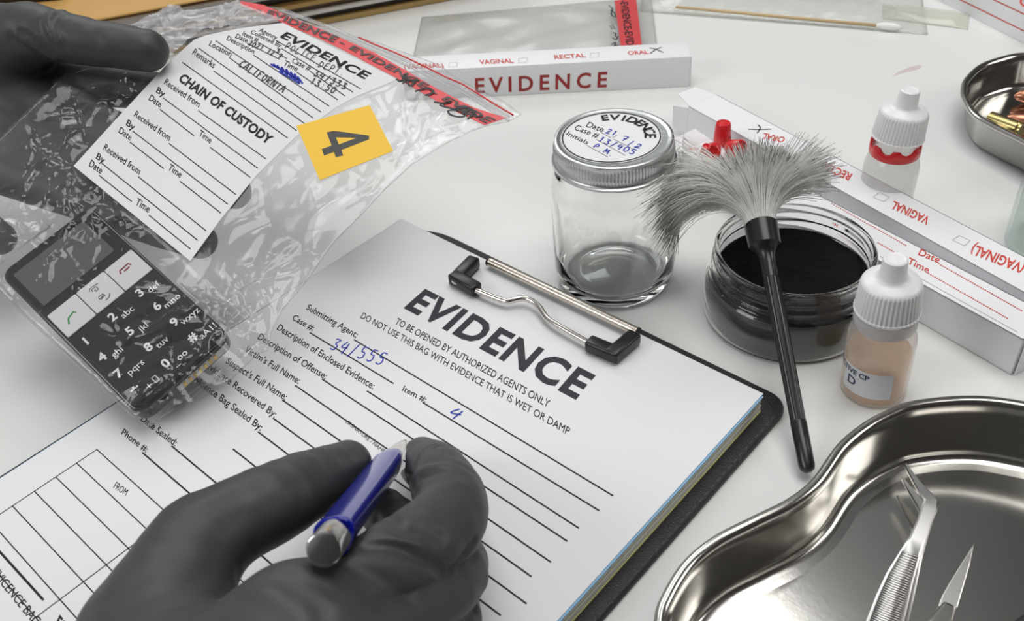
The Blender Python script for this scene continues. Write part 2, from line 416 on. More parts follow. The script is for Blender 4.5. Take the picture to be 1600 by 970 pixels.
ft('DO NOT USE THIS BAG WITH EVIDENCE THAT IS WET OR DAMP', (563, 496.5), (888, 680), (568, 488), 0.0)
for s, a, b, c in (('Submitting Agent:', (478, 483), (556, 528), (483.5, 475)), ('Case #:', (455.5, 499), (488, 517.5), (461, 491)),
  ('Description of Enclosed Evidence:', (432, 514.5), (582, 608.5), (438, 506)), ('Description of Offense:', (402, 529), (507.5, 593), (408, 520.5)),
  ("Victim's Full Name:", (381, 549), (465.5, 600), (387, 540.5)), ("Suspect's Full Name:", (352, 567), (445, 625.5), (358.5, 558.5)),
  ('Evidence Recovered By:', (322, 574), (428.5, 653), (328, 565.5)), ('Evidence Bag Sealed By:', (300, 594), (406.5, 673.5), (306, 585)),
  ('Date Sealed:', (219, 657), (273, 697.5), (225, 648)), ('Phone #:', (189, 678), (228, 707.5), (194, 669.5)), ('Item #:', (628, 610.5), (664, 629), (632, 602.5))):
    ft(s, a, b, c, 0.006)
T.obj('printed_text', M_ink, form); T = MB()
ft('FROM', (177, 762), (196, 775), (182, 752.5), 0.0)
T.obj('printed_text', M_ink, form); T = MB()
ft('EVICENCE BAG', (-13, 896), (54, 978), (-2, 887), 0.004)
ft('FOR', (86, 977), (108, 1003), (93, 961), 0.04)
T.obj('printed_text', M_ink, form); T = MB()
ft('(SIGNATURE / NAME)', (540, 660), (601, 710), (544, 656), 0.0)
T.obj('printed_text', M_ink, form)
Ln = MB()
def fl(a, b, w=0.00062): put_line(Ln, FS, a, b, w)
def fle(a, ln, w=0.00062, d=None):
    p = at(*a, ZP); ribbon(Ln, [p, p + (PX if d is None else d) * ln], w, FS)
for a, b in (((553, 530.5), (958.2, 774.6)), ((484, 519.6), (615, 599.3)), ((660.4, 628.6), (936.5, 797.9)), ((573.5, 610.7), (904.9, 825.4)), ((503, 592), (886.6, 845.6)),
             ((461, 601.9), (861, 878.4)), ((441.2, 624.8), (830.5, 900.9)), ((426.7, 653.4), (822.9, 943.2)), ((403, 674.4), (782.4, 961.5))): fl(a, b)
fle((364, 701.5), 0.1); fle((268, 696.5), 0.06); fle((222.3, 706.8), 0.15); fle((-30, 835), 0.0, 0.0007); fl((-30, 829), (68, 937.5), 0.0008)
tl = at(151.4, 702.2, ZP); tlx = tl.dot(PX)
for i in range(8):
    p = pp(tlx, tl.dot(PY) - 0.00895 * i, ZP); ribbon(Ln, [p, p + PX * 0.17], 0.0004, FS)
for dx in (0, 0.0537, 0.107, 0.17):
    p = pp(tlx + dx, tl.dot(PY), ZP); ribbon(Ln, [p, p - PY * 0.0627], 0.0004, FS)
Ln.obj('printed_lines', M_ink, form)
Hd = MB()
put_hand(Hd, '34/555', FS, (514, 545), (600, 572), (523, 528), 0.00055)
Hd.obj('handwriting', M_bluepen, form); Hd = MB()
put_hand(Hd, '4', FS, (697, 650), (722, 657), (706, 636), 0.0006)
Hd.obj('handwriting', M_bluepen, form)

# ================================================================== swab boxes
def box_faces(o, ex, ln, wd, ht):
    """frame: o = near-left bottom corner, ex along the length"""
    ex = Vector(ex).normalized(); ey = Vector((-ex.y, ex.x, 0)); return o, ex, ey
M_cardin = mat('grey_card_inside', (0.50, 0.50, 0.49), 0.7)
def swab_box(name, label, o, ex, ln, wd, ht, open_left=False):
    o = Vector(o); ex = Vector(ex); ex.z = 0; ex.normalize(); ey = Vector((-ex.y, ex.x, 0)); M = frame(o, ex, ey)
    t = thing(name, label, 'box', o + ex * ln / 2 + ey * wd / 2)
    if not open_left:
        MB().bm(rbox(ln, wd, ht, 0.0004, 2, M @ Matrix.Translation((ln / 2, wd / 2, ht / 2)))).obj('carton', M_card, t, autos=40)
        m = MB(); m.bm(rbox(0.0006, wd * 0.96, ht * 0.93, 0.0002, 1, M @ Matrix.Translation((ln + 0.0004, wd / 2, ht / 2)))).obj('end_flap', M_card, t)
    else:
        w = 0.0006; m = MB()
        for c, s in (((ln / 2, wd / 2, w / 2), (ln, wd, w)), ((ln / 2, wd / 2, ht - w / 2), (ln, wd, w)), ((ln / 2, w / 2, ht / 2), (ln, w, ht)), ((ln / 2, wd - w / 2, ht / 2), (ln, w, ht)), ((ln - w / 2, wd / 2, ht / 2), (w, wd, ht))):
            m.bm(rbox(*s, 0.00015, 1, M @ Matrix.Translation(c)))
        m.obj('carton', M_card, t, autos=40)
    return t, M
# back box
fbR = at(1077, 135.5, 0); fbL = at(742, 152, 0); ex = (fbR - fbL).normalized()
ht_b = 0.0205; wd_b = 0.021; lnb = (fbR - fbL).length + 0.045
ob = fbR - ex * lnb
tb, Mb = swab_box('swab_box', 'white swab box with a big red EVIDENCE on its side, lying behind the glass jar', ob, ex, lnb, wd_b, ht_b)
topz = Flat(ht_b + 0.00002); n_f = Vector((ex.y, -ex.x, 0)); front = Plane(fbR + n_f * 0.00002, n_f)
m = MB(); put_text(m, 'EVIDENCE', front, (743, 145.5), (948, 135.5), (742, 123), 0.02, 1.45, 0.0001); m.obj('printed_heading', M_darkred, tb)
m = MB()
put_text(m, 'VAGINAL', topz, (750, 100.5), (803, 98), (748, 94), 0.02); m.obj('printed_text', M_redink, tb); m = MB()
put_text(m, 'RECTAL', topz, (867, 92.5), (916, 89.5), (865, 86.5), 0.02); m.obj('printed_text', M_redink, tb); m = MB()
put_text(m, 'ORAL', topz, (982, 86), (1014, 84), (980, 80.5), 0.02); m.obj('printed_text', M_redink, tb); m = MB()
put_text(m, '(VAGINAL)', topz, (632, 108.5), (694, 105), (630, 101.5), 0.02); m.obj('printed_text', M_redink, tb); m = MB()
m = MB()
def tick(m, s, q, w=0.0003):
    for i in range(4): put_line(m, s, q[i], q[(i + 1) % 4], w, 0.0001)
tick(m, topz, [(702, 98.5), (715, 97.5), (714, 104), (701, 105)]); m.obj('tick_box', M_greyline, tb); m = MB()
tick(m, topz, [(811, 91.5), (824, 90.5), (823, 97), (810, 98)]); m.obj('tick_box', M_greyline, tb); m = MB()
tick(m, topz, [(923, 83.5), (936, 82.5), (935, 89), (922, 90)]); m.obj('tick_box', M_greyline, tb); m = MB()
m = MB(); put_strokes(m, [[(1016, 84), (1024, 78), (1033, 74)], [(1015, 75), (1024, 77), (1036, 82)]], topz, 0.0007); m.obj('pen_cross', M_blackpen, tb)

# right pair of boxes
HT = 0.0195
nR = at(1579, 586, 0); nM = at(1435, 502.6, 0); exn = (nR - nM).normalized()
eyn = Vector((-exn.y, exn.x, 0))
lnn = 0.196; wdn = 0.0215
tn, Mn = swab_box('swab_box', 'white swab box with red Date and Time lines, beside the powder jar', nR - exn * lnn, exn, lnn, wdn, HT, True)
def flap(par, M, pts, t=0.0005):
    m = MB()
    P = [M @ Vector(p) for p in pts]; nn = (P[1] - P[0]).cross(P[2] - P[0]).normalized() * t; k = len(P)
    m.add(P + [p + nn for p in P], [tuple(reversed(range(k))), tuple(range(k, 2 * k))] + [(i, (i + 1) % k, k + (i + 1) % k, k + i) for i in range(k)])
    return m.obj('end_flap', M_card, par)
flap(tn, Mn, [(lnn + 0.0008, 0.001, 0), (lnn + 0.0035, 0.021, 0), (lnn + 0.0035, 0.021, HT * .97), (lnn + 0.0008, 0.001, HT * .97)])
flap(tn, Mn, [(0, 0.0008, HT), (-0.009, 0.003, HT + 0.0035), (-0.009, wdn - 0.003, HT + 0.0035), (0, wdn - 0.0008, HT)])
flap(tn, Mn, [(0, 0, 0.001), (-0.011, -0.004, 0.003), (-0.011, -0.004, HT - 0.003), (0, 0, HT - 0.001)])
flap(tn, Mn, [(0, wdn, 0.001), (-0.010, wdn + 0.004, 0.003), (-0.010, wdn + 0.004, HT - 0.003), (0, wdn, HT - 0.001)])
m = MB()
for i in range(9):
    p = Mn @ Vector((-0.0003, -0.00035, 0.002 + i * 0.0018)); 
    m.add(*tube([p, p + Vector((0, 0, 0.0008))], 0.00022, 5))
m.obj('perforation', M_ink, tn)
topn = Flat(HT + 0.00002)
m = MB()
put_text(m, 'Date', topn, (1434, 398), (1466, 411), (1439, 389), 0.01); m.obj('printed_text', M_redink, tn); m = MB()
put_text(m, 'Time', topn, (1417, 411), (1450, 427), (1421, 402), 0.01); m.obj('printed_text', M_redink, tn); m = MB()
def dots(m, s, a, b, n):
    for i in range(n):
        t = i / (n - 1); c = s((a[0] + (b[0] - a[0]) * t, a[1] + (b[1] - a[1]) * t), 0.0001); r = 0.00042
        m.add([c + Vector((r * math.cos(q * PI / 3), r * math.sin(q * PI / 3), 0)) for q in range(6)], [tuple(range(6))])
dots(m, topn, (1467, 412), (1596, 485), 40); m.obj('dotted_line', M_redink, tn); m = MB()
dots(m, topn, (1451, 427), (1574, 497), 38); m.obj('dotted_line', M_redink, tn); m = MB()
dots(m, topn, (1361, 352), (1415, 383), 18); m.obj('dotted_line', M_redink, tn); m = MB()
dots(m, topn, (1372, 379), (1396, 393), 9); m.obj('dotted_line', M_redink, tn); m = MB()
dots(m, topn, (1300, 318), (1358, 351), 18); m.obj('dotted_line', M_redink, tn); m = MB()
put_text(m, 'Case', topn, (1070, 232), (1090, 236), (1074, 226), 0.01); m.obj('printed_text', M_redink, tn); m = MB()
m = MB(); put_line(m, topn, (1375, 400), (1590, 519), 0.0003); m.obj('lid_crease', M_greyline, tn)
# far box of the pair: runs parallel behind it
fA = at(1321, 300, HT + 0.003); fB = at(1600, 458, HT + 0.003)
exf = at(1600, 458, HT + 0.0015) - at(1321, 300, HT + 0.0015); exf.z = 0; exf.normalize(); exf = (exf * 0.8 + exn * 0.2).normalized()
fC = at(1490, 396, HT + 0.0015); of = Vector((fC.x, fC.y, 0)); HF = HT + 0.0015; wdf = 0.0215; 
lf0 = -0.178; lnf = 0.262
tf, Mf = swab_box('swab_box', 'white swab box with red upside-down ORAL, RECTAL and VAGINAL print, before the red-ringed bottle', of + exf * lf0, exf, lnf, wdf, HF, True)
m = MB()
flap(tf, Mf, [(0, 0.0008, HF), (-0.014, 0.004, HF + 0.001), (-0.014, wdf - 0.004, HF + 0.001), (0, wdf - 0.0008, HF)])
flap(tf, Mf, [(0, 0.0, 0.001), (-0.012, -0.001, 0.004), (-0.012, -0.001, HF - 0.004), (0, 0, HF - 0.001)])
flap(tf, Mf, [(0, wdf, 0.001), (-0.012, wdf + 0.002, 0.004), (-0.012, wdf + 0.002, HF - 0.004), (0, wdf, HF - 0.001)])
topf = Flat(HF + 0.00002)
m = MB()
put_text(m, 'ORAL', topf, (1228, 215), (1194, 208), (1223, 223), 0.02); m.obj('printed_text', M_redink, tf); m = MB()
put_text(m, 'RECTAL', topf, (1332, 272), (1284, 251), (1326, 282), 0.02); m.obj('printed_text', M_redink, tf); m = MB()
put_text(m, 'VAGINAL', topf, (1454, 340), (1397, 314), (1448, 351), 0.02); m.obj('printed_text', M_redink, tf); m = MB()
put_text(m, '(VAGINAL)', topf, (1603, 413), (1522, 382), (1596, 427), 0.02); m.obj('printed_text', M_redink, tf); m = MB()
m = MB()
tick(m, topf, [(1263, 242), (1280, 248), (1271, 254), (1254, 249)]); m.obj('tick_box', M_greyline, tf); m = MB()
tick(m, topf, [(1374, 301), (1390, 308), (1381, 315), (1364, 308)]); m.obj('tick_box', M_greyline, tf); m = MB()
tick(m, topf, [(1499, 368), (1516, 376), (1507, 384), (1488, 375)]); m.obj('tick_box', M_greyline, tf); m = MB()
m = MB(); put_strokes(m, [[(1169, 202), (1186, 202.5), (1205, 202)], [(1184, 195), (1188, 200), (1183, 208)]], topf, 0.0006); m.obj('pen_cross', M_blackpen, tf)

# ================================================================== clear glass jar with tin lid
def V3(*a): return Vector(a)
def placed(o, loc): o.location = loc; return o
def lobj(name, prof, m, root, loc, smooth=True, n=96, rfun=None, autos=35, label=None, M=None):
    v, f = lathe(prof, n, rfun)
    T = Matrix.Translation(loc) if M is None else M
    return obj(name, [T @ Vector(p) for p in v], f, m, root, smooth, label, autos)
JC = V3(0.0512, 0.3605, 0.0002)
jar = thing('glass_jar', 'empty clear glass jar with a tin screw lid and round EVIDENCE sticker', 'jar', JC)
outer = [(0, 0.0012), (0.017, 0.0010), (0.0195, 0.0), (0.0235, 0.0), (0.0262, 0.0012), (0.0279, 0.0045), (0.0285, 0.010), (0.0287, 0.020), (0.0288, 0.045), (0.0286, 0.0515), (0.0278, 0.0565), (0.0262, 0.0605), (0.0245, 0.0630), (0.0238, 0.066), (0.0238, 0.074)]
inner = [(0.0222, 0.074), (0.0222, 0.066), (0.0230, 0.0625), (0.0262, 0.0555), (0.0270, 0.051), (0.0272, 0.045), (0.0271, 0.020), (0.0266, 0.010), (0.0250, 0.0062), (0.020, 0.0046), (0.0165, 0.0050), (0.0120, 0.0046), (0.006, 0.0050), (0, 0.0050)]
lobj('glass_body', outer + inner, M_glass, jar, JC, autos=60)
zl = 0.0765
def ribl(k, a, r): return r + (0.00035 * math.cos(a * 110) if k in (7, 8, 9) else 0)
lid_p = [(0.0235, 0.0655), (0.0270, 0.0650), (0.02755, 0.0656), (0.0275, 0.0664), (0.0266, 0.0668), (0.0263, 0.0674), (0.0261, 0.0692), (0.0262, 0.0698), (0.0263, 0.0715), (0.0262, 0.0732), (0.0260, 0.0745), (0.0261, 0.0752), (0.0259, 0.0762), (0.0252, 0.07655), (0.0244, 0.0764), (0.0238, 0.0761), (0.0232, 0.07605), (0, 0.07605)]
lid = lobj('tin_lid', lid_p, M_lid, jar, JC, n=440, rfun=ribl, autos=45)
SL = Flat(0.0762)
v = []; NL = 72; RL = 0.0219
st_c = JC + V3(-0.0010, 0.0004, 0)
stk = obj('round_sticker', [st_c + V3(RL * math.cos(2 * PI * i / NL), RL * math.sin(2 * PI * i / NL), 0.07617) for i in range(NL)] + [st_c + V3(0.99 * RL * math.cos(2 * PI * i / NL), 0.99 * RL * math.sin(2 * PI * i / NL), 0.07625) for i in range(NL)], [tuple(range(NL, 2 * NL))] + [(i, (i + 1) % NL, NL + (i + 1) % NL, NL + i) for i in range(NL)], M_paper, lid)
ZS = 0.07646; SS = Flat(ZS)
m = MB()
for r0, r1 in ((0.98, 0.955),):
    vv = []; ff = []
    for i in range(NL):
        c, s = math.cos(2 * PI * i / NL), math.sin(2 * PI * i / NL)
        vv += [st_c + V3(RL * r0 * c, RL * r0 * s, ZS + 0.00005), st_c + V3(RL * r1 * c, RL * r1 * s, ZS + 0.00005)]
    for i in range(NL):
        j = (i + 1) % NL; ff.append((2 * i, 2 * j, 2 * j + 1, 2 * i + 1))
    m.add(vv, ff)
put_text(m, 'Date', SS, (915, 198), (941, 206.5), (920.5, 190.5), 0.0)
put_text(m, 'Case #', SS, (896, 202), (932, 216), (902, 195), 0.0)
put_text(m, 'Initials', SS, (884, 210.5), (917, 226), (889, 205.5), 0.0)
for a, b in (((939, 207), (955, 215.5)), ((958.5, 217.5), (977, 226.5)), ((977, 226.5), (993.5, 235.5)), ((931, 217.5), (977, 243)), ((916.5, 227), (950, 245.5)), ((957, 215), (964, 211.5))):
    put_line(m, SS, a, b, 0.00022)
# arched heading
word = 'EVIDENCE'; a0, a1 = 1.72, -0.30
e1 = at(1000, 215, ZS) - at(905, 215, ZS); e1.normalize()
for i, ch in enumerate(word):
    a = a0 + (a1 - a0) * (i + 0.5) / 8
    tv, tf2 = text_geo(ch, 0.02, 1.0); x0 = min(p[0] for p in tv); x1 = max(p[0] for p in tv); sc = 0.0047 / CAP
    rad = V3(math.cos(a), math.sin(a), 0); tan = V3(math.sin(a), -math.cos(a), 0); c = st_c + rad * (RL * 0.66)
    m.add([c + tan * ((p[0] - (x0 + x1) / 2) * sc * 1.05) + rad * (p[1] * sc) + V3(0, 0, ZS + 0.00008) for p in tv], tf2)
m.obj('printed_text', M_ink, stk)
m = MB()
put_hand(m, '21', SS, (945, 208), (962, 213), (950, 201), 0.0005); put_hand(m, '7', SS, (969, 219), (981, 222), (973, 212), 0.0005)
put_hand(m, '/', SS, (980, 226), (987, 229), (985, 219), 0.0004); put_hand(m, '2', SS, (990, 230), (1002, 233), (994, 224), 0.0005)
put_hand(m, '13/405', SS, (933, 220), (992, 243), (938, 213), 0.0005); put_hand(m, 'P.M.', SS, (926, 230), (958, 246), (931, 224), 0.0005)
m.obj('handwriting', M_bluepen, stk)

# ================================================================== powder jar
PC = V3(0.1242, 0.3232, 0.0002)
pj = thing('powder_jar', 'wide low clear jar filled with black fingerprint powder, below the feather brush', 'jar', PC)
M_glass2 = glass('clear_thick_plastic', (0.98, 0.985, 0.98), 1.47)
po = [(0, 0.0008), (0.0300, 0.0008), (0.0320, 0.0), (0.0352, 0.0), (0.0366, 0.0010), (0.0371, 0.003), (0.0371, 0.0185), (0.0366, 0.0208), (0.0352, 0.0220), (0.0344, 0.0226), (0.0341, 0.0245), (0.0349, 0.0255), (0.0349, 0.0265), (0.0338, 0.0275), (0.0338, 0.0290), (0.0346, 0.0300), (0.0346, 0.0310), (0.0336, 0.0320), (0.0336, 0.0340), (0.0341, 0.0348), (0.0338, 0.0355), (0.0330, 0.0357)]
pi_ = [(0.0322, 0.0354), (0.0320, 0.034), (0.0320, 0.0226), (0.0350, 0.0198), (0.0359, 0.0180), (0.0359, 0.003), (0.0352, 0.0014), (0.034, 0.0012), (0, 0.0012)]
lobj('jar_body', po + pi_, M_glass2, pj, PC, autos=50)
M_powder = mat('black_powder', (0.008, 0.008, 0.009), 0.95, spec=0.15, bump=0.9, bscale=700, bdist=0.0012)
M_dust = mat('powder_dusted_wall', (0.085, 0.092, 0.090), 0.4, spec=0.4)
pw = thing('fingerprint_powder', 'black fingerprint powder heaped inside the wide clear jar', 'powder', PC)
vv, ff = [], []
nr, na = 22, 96
vv.append(PC + V3(0, 0, 0.0212)); 
def pwz(x, y): return 0.0212 + 0.0007 * math.sin(x * 150 + 1 + 2 * math.sin(y * 120)) * math.cos(y * 130 + x * 60) + 0.05 * y + 0.02 * x
for i in range(1, nr + 1):
    for j in range(na):
        r = 0.0316 * i / nr; a = 2 * PI * j / na; x, y = r * math.cos(a), r * math.sin(a)
        vv.append(PC + V3(x, y, pwz(x, y) + random.uniform(-.0003, .0003) ))
for j in range(na): ff.append((0, 1 + j, 1 + (j + 1) % na))
for i in range(nr - 1):
    for j in range(na):
        a = 1 + i * na + j; b = 1 + i * na + (j + 1) % na; ff.append((a, a + na, b + na, b))
base = 1 + (nr - 1) * na
n0 = len(vv)
for j in range(na):
    a = 2 * PI * j / na; vv.append(PC + V3(0.0347 * math.cos(a), 0.0347 * math.sin(a), 0.0195))
for j in range(na): ff.append((base + j, n0 + j, n0 + (j + 1) % na, base + (j + 1) % na))
obj('powder_surface', vv, ff, M_powder, pw, True)
lobj('powder_body', [(0, 0.0014), (0.0340, 0.0014), (0.0350, 0.0016), (0.0356, 0.0032), (0.0357, 0.0180), (0.0347, 0.0196)], M_dust, pw, PC)

# ================================================================== dropper bottles
def dropper(name, label, base, cap_z=0.043, tilt=0.0, ring_m=None, body_m=None, liquid=None, ragged=False, ring=True, lean=(0, 0)):
    t = thing(name, label, 'bottle', base)
    R0 = Matrix.Translation(base) @ Matrix.Rotation(lean[0], 4, 'X') @ Matrix.Rotation(lean[1], 4, 'Y')
    lobj('bottle_body', [(0, 0.0008), (0.0095, 0.0006), (0.0105, 0), (0.0122, 0.0004), (0.0130, 0.0016), (0.0131, 0.004), (0.0131, 0.0275), (0.0129, 0.0300), (0.0122, 0.0325), (0.0108, 0.0350), (0.0098, 0.036), (0.0095, 0.038), (0.0092, 0.0455), (0, 0.0455)], body_m, t, base, n=64, M=R0)
    if liquid:
        lobj('liquid', [(0, 0.0012), (0.0112, 0.0012), (0.0122, 0.003), (0.0123, liquid[1]), (0, liquid[1])], liquid[0], t, base, n=64, M=R0)
    def rag(k, a, r): return r
    v, f = lathe([(0.0102, 0.0362), (0.0116, 0.0358), (0.0120, 0.0364), (0.0119, 0.0408), (0.0116, 0.0412), (0.0106, 0.0410), (0.0102, 0.0362)], 64)
    if ragged:
        for i, p in enumerate(v):
            if p[2] > 0.04:
                a = math.atan2(p[1], p[0]); q = math.fmod(a * 7 / (2 * PI) + 7.3, 1.0)
                v[i] = (p[0], p[1], p[2] + (0.0011 if q < 0.4 else -0.0012 * math.sin((q - .4) / .6 * PI)))
    obj('tamper_ring', [R0 @ Vector(p) for p in v], f, ring_m, t, True, 'red tamper ring' if ragged else None, 50)
    Mc = R0 @ Matrix.Translation((0, 0, cap_z)) @ Matrix.Rotation(tilt, 4, 'Y')
    def rib(k, a, r): return r + (0.00022 * math.cos(a * 44) if 3 <= k <= 5 else 0)
    lobj('ribbed_cap', [(0, 0), (0.0112, 0), (0.0123, 0.0003), (0.0123, 0.0010), (0.0119, 0.0013), (0.0111, 0.0125), (0.0108, 0.0135), (0.0098, 0.0145), (0.0070, 0.0154), (0.0056, 0.0160), (0.0050, 0.0170), (0.0045, 0.0235), (0.0043, 0.0242), (0.0037, 0.0246), (0.0030, 0.0243), (0.0014, 0.0243), (0, 0.0247)], M_white, t, base, n=264, rfun=rib, autos=40, M=Mc)
    return t, R0
def plastic(name, col, a=0.55, tr=(0.9, 0.9, 0.9), rough=0.25):
    """translucent bottle plastic: part see-through, part milky"""
    return film(name, tr, 1.45, rough, a, col, transl=0.6)
M_liq = film('peach_liquid', (0.97, 0.87, 0.76), 1.33, 0.05, 0.42, (0.97, 0.78, 0.62), transl=0.6)
M_pbody = plastic('milky_bottle', (0.92, 0.89, 0.86), 0.30, (0.97, 0.95, 0.93))
M_cbody = plastic('milky_bottle_clear', (0.88, 0.89, 0.88), 0.42, (0.93, 0.94, 0.93))
b1 = at(1371, 605, 0)
b1 = at(1364, 605, 0)
dp, R1 = dropper('dropper_bottle', 'small dropper bottle of peach liquid with a white ribbed cap and paper label', b1, 0.0425, 0.0, plastic('milky_ring', (0.9, 0.9, 0.92), 0.7), M_pbody, (M_liq, 0.0215), lean=(0, -0.045))
# label on the peach bottle (facing left-front)
vv, ff = [], []
aL, aR = math.radians(-176), math.radians(-84)
ns = 24
for i in range(ns + 1):
    a = aL + (aR - aL) * i / ns
    for z in (0.0060, 0.0195): vv.append(R1 @ V3(0.01318 * math.cos(a), 0.01318 * math.sin(a), z))
for i in range(ns): ff.append((2 * i, 2 * i + 2, 2 * i + 3, 2 * i + 1))
lb = obj('paper_label', vv, ff, mat('grey_white_label', (0.72, 0.73, 0.75), 0.5), dp, True)
m = MB(); M_navy = mat('navy_ink', (0.02, 0.03, 0.10), 0.6)
def wrap(m, s, a0, z0, h, bold=0.02, sp=1.0, wf=1.0):
    tv, tf2 = text_geo(s, bold, sp); sc = h / CAP
    m.add([R1 @ V3(0.01325 * math.cos(a0 + p[0] * sc * wf / 0.0132), 0.01325 * math.sin(a0 + p[0] * sc * wf / 0.0132), z0 + p[1] * sc) for p in tv], tf2)
wrap(m, 'REACTIVE CP', math.radians(-215), 0.0155, 0.0024, 0.03, 1.0)
wrap(m, 'D', math.radians(-166), 0.0098, 0.0042, 0.02)
m.obj('printed_text', M_navy, lb)
c2 = at(1424, 143, 0.068); b2 = V3(c2.x - 0.002, c2.y, 0)
dropper('dropper_bottle', 'small empty dropper bottle with a red tamper ring and raised white cap', b2, 0.0445, 0.06, M_red, M_cbody, None, True)

# ================================================================== small red caps by the open boxes
def redcap(px, z0, h, r0, r1, axis, label):
    p = at(px[0], px[1], z0); ax = Vector(axis).normalized()
    q = ax.to_track_quat('Z', 'Y').to_matrix().to_4x4(); M = Matrix.Translation(p) @ q
    v, f = lathe([(0, 0), (r0 * 0.94, 0), (r0, 0.0004), (r0 * .97 + r1 * .03, h * 0.3), (r1, h - 0.0006), (r1 * 0.9, h), (r1 * .72, h), (r1 * .6, h - 0.0005), (r1 * .3, h - 0.0004), (0, h)], 48)
    o = obj('red_cap', [M @ Vector(q_) for q_ in v], f, M_red, None, True, None, 40)
    tag(o, label, 'cap', 'red plastic caps behind the brush'); return o
redcap((1128, 224), HT + 0.0001, 0.0125, 0.0047, 0.0040, (0, 0, 1), 'upright red tapered cap, tallest of the red caps behind the brush')
redcap((1113, 236), HT + 0.0045, 0.0085, 0.0046, 0.0042, (-0.25, -0.85, 0.45), 'red cap left of the upright one, half hidden by white fibres')
redcap((1142, 232), HT + 0.0045, 0.0085, 0.0046, 0.0042, (0.45, -0.75, 0.45), 'red cap right of the upright one, tipped toward the grey fibre ends')
redcap((1101, 243), 0.0245, 0.0075, 0.0030, 0.0022, (0, -0.3, 0.9), 'lowest narrow red cap at the left edge of the fibres')

# ================================================================== fingerprint brush
bA = at(1261.5, 733, 0.0052); bB = at(1189, 352, 0.0475)
br = thing('fingerprint_brush', 'fingerprint brush, black handle with white and grey fibre plume, resting on the powder jar', 'brush', bA)
ax = (bB - bA); BL_ = ax.length; ax.normalize()
Mbr = frame(bA, ax.cross(V3(0, 0, 1)), ax.cross(ax.cross(V3(0, 0, 1))) * -1); 
q = ax.to_track_quat('Z', 'Y').to_matrix().to_4x4(); Mbr = Matrix.Translation(bA) @ q
rH = 0.0030
def fl_(k, a, r): return r + (0.00016 * math.cos(a * 16) if 1 <= k <= 4 else 0)
L_ = BL_
lobj('end_cap', [(0, -0.0012), (0.0015, -0.0010), (0.0027, 0.0), (0.0031, 0.0016), (0.0031, L_ * .175), (0.0029, L_ * .178), (0, L_ * .178)], M_blkplastic, br, bA, M=Mbr, n=48)
lobj('fluted_grip', [(0, L_ * .178), (0.0028, L_ * .178), (0.0028, L_ * .20), (0.0030, L_ * .5), (0.0032, L_ * .755), (0.0030, L_ * .76), (0, L_ * .76)], M_blkplastic, br, bA, M=Mbr, n=128, rfun=fl_)
lobj('ferrule', [(0, L_ * .76), (0.0031, L_ * .76), (0.0031, L_ * .835), (0.0032, L_ * .84), (0.0034, L_ * .86), (0.0046, L_ * .885), (0.0064, L_ * .897), (0.0067, L_ * .90), (0.0070, L_ * 1.0), (0.0067, L_ * 1.003), (0.0060, L_ * .99), (0, L_ * .98)], M_blkplastic, br, bA, M=Mbr, n=64)
# fibres: one mesh, attribute 'along' runs 0 at the root to 1 at the tip
M_fib = bpy.data.materials.new('brush_fibre'); M_fib.use_nodes = True
t_ = M_fib.node_tree; p_ = t_.nodes['Principled BSDF']; p_.inputs['Roughness'].default_value = 0.42; p_.inputs['Specular IOR Level'].default_value = 0.4
at_ = t_.nodes.new('ShaderNodeAttribute'); at_.attribute_name = 'along'
rp = t_.nodes.new('ShaderNodeValToRGB'); t_.links.new(at_.outputs['Fac'], rp.inputs[0])
rp.color_ramp.elements[0].position = 0.0; rp.color_ramp.elements[0].color = (0.98, 0.98, 0.97, 1)
rp.color_ramp.elements[1].position = 1.0; rp.color_ramp.elements[1].color = (0.08, 0.082, 0.082, 1)
for ps, c in ((0.70, 0.97), (0.82, 0.62), (0.92, 0.22)):
    e = rp.color_ramp.elements.new(ps); e.color = (c, c, c * 0.98, 1)
t_.links.new(rp.outputs[0], p_.inputs['Base Color'])
tl_ = t_.nodes.new('ShaderNodeBsdfTranslucent'); t_.links.new(rp.outputs[0], tl_.inputs[0]); mx_ = t_.nodes.new('ShaderNodeMixShader'); mx_.inputs[0].default_value = 0.6
t_.links.new(p_.outputs[0], mx_.inputs[1]); t_.links.new(tl_.outputs[0], mx_.inputs[2]); t_.links.new(mx_.outputs[0], t_.nodes['Material Output'].inputs[0])
rg = random.Random(3)
EX = V3(1, 0, 0); EX = (EX - ax * EX.dot(ax)).normalized(); EY = ax.cross(EX)   # EY ~ up/back
if EY.z < 0: EY = -EY
vv, ff, al = [], [], []
root = bB
def strand(az, th, ln, curl, sag, r, col0, off, wav):
    d1 = (EX * math.cos(az) + EY * math.sin(az))
    K = 9; P = []; p = root + d1 * off - ax * 0.002; h = ln / (K - 1)
    for k in range(K):
        t = k / (K - 1)
        th_t = th * min(1.0, 0.12 + 1.15 * t ** 0.8) + curl * t * t
        d = ax * math.cos(th_t) + d1 * math.sin(th_t)
        d = d + V3(0, 0, -sag * t * t) + wav * (0.16 * t)
        P.append(p.copy()); p = p + d.normalized() * h
        w_ = V3(p.x - JC.x, p.y - JC.y, 0)
        if w_.length < 0.0300 and p.z < 0.08: w_ = w_.normalized() * 0.0300; p.x = JC.x + w_.x; p.y = JC.y + w_.y
        p.z = max(p.z, 0.004)
    n0 = len(vv); w, f = tube(P, [r * (1 - 0.55 * k / (K - 1)) for k in range(K)], 3, False)
    vv.extend(w); ff.extend([tuple(i + n0 for i in q) for q in f])
    for k in range(K): al.extend([min(1.0, max(0, (k / (K - 1)) ** 1.5 * col0))] * 3)
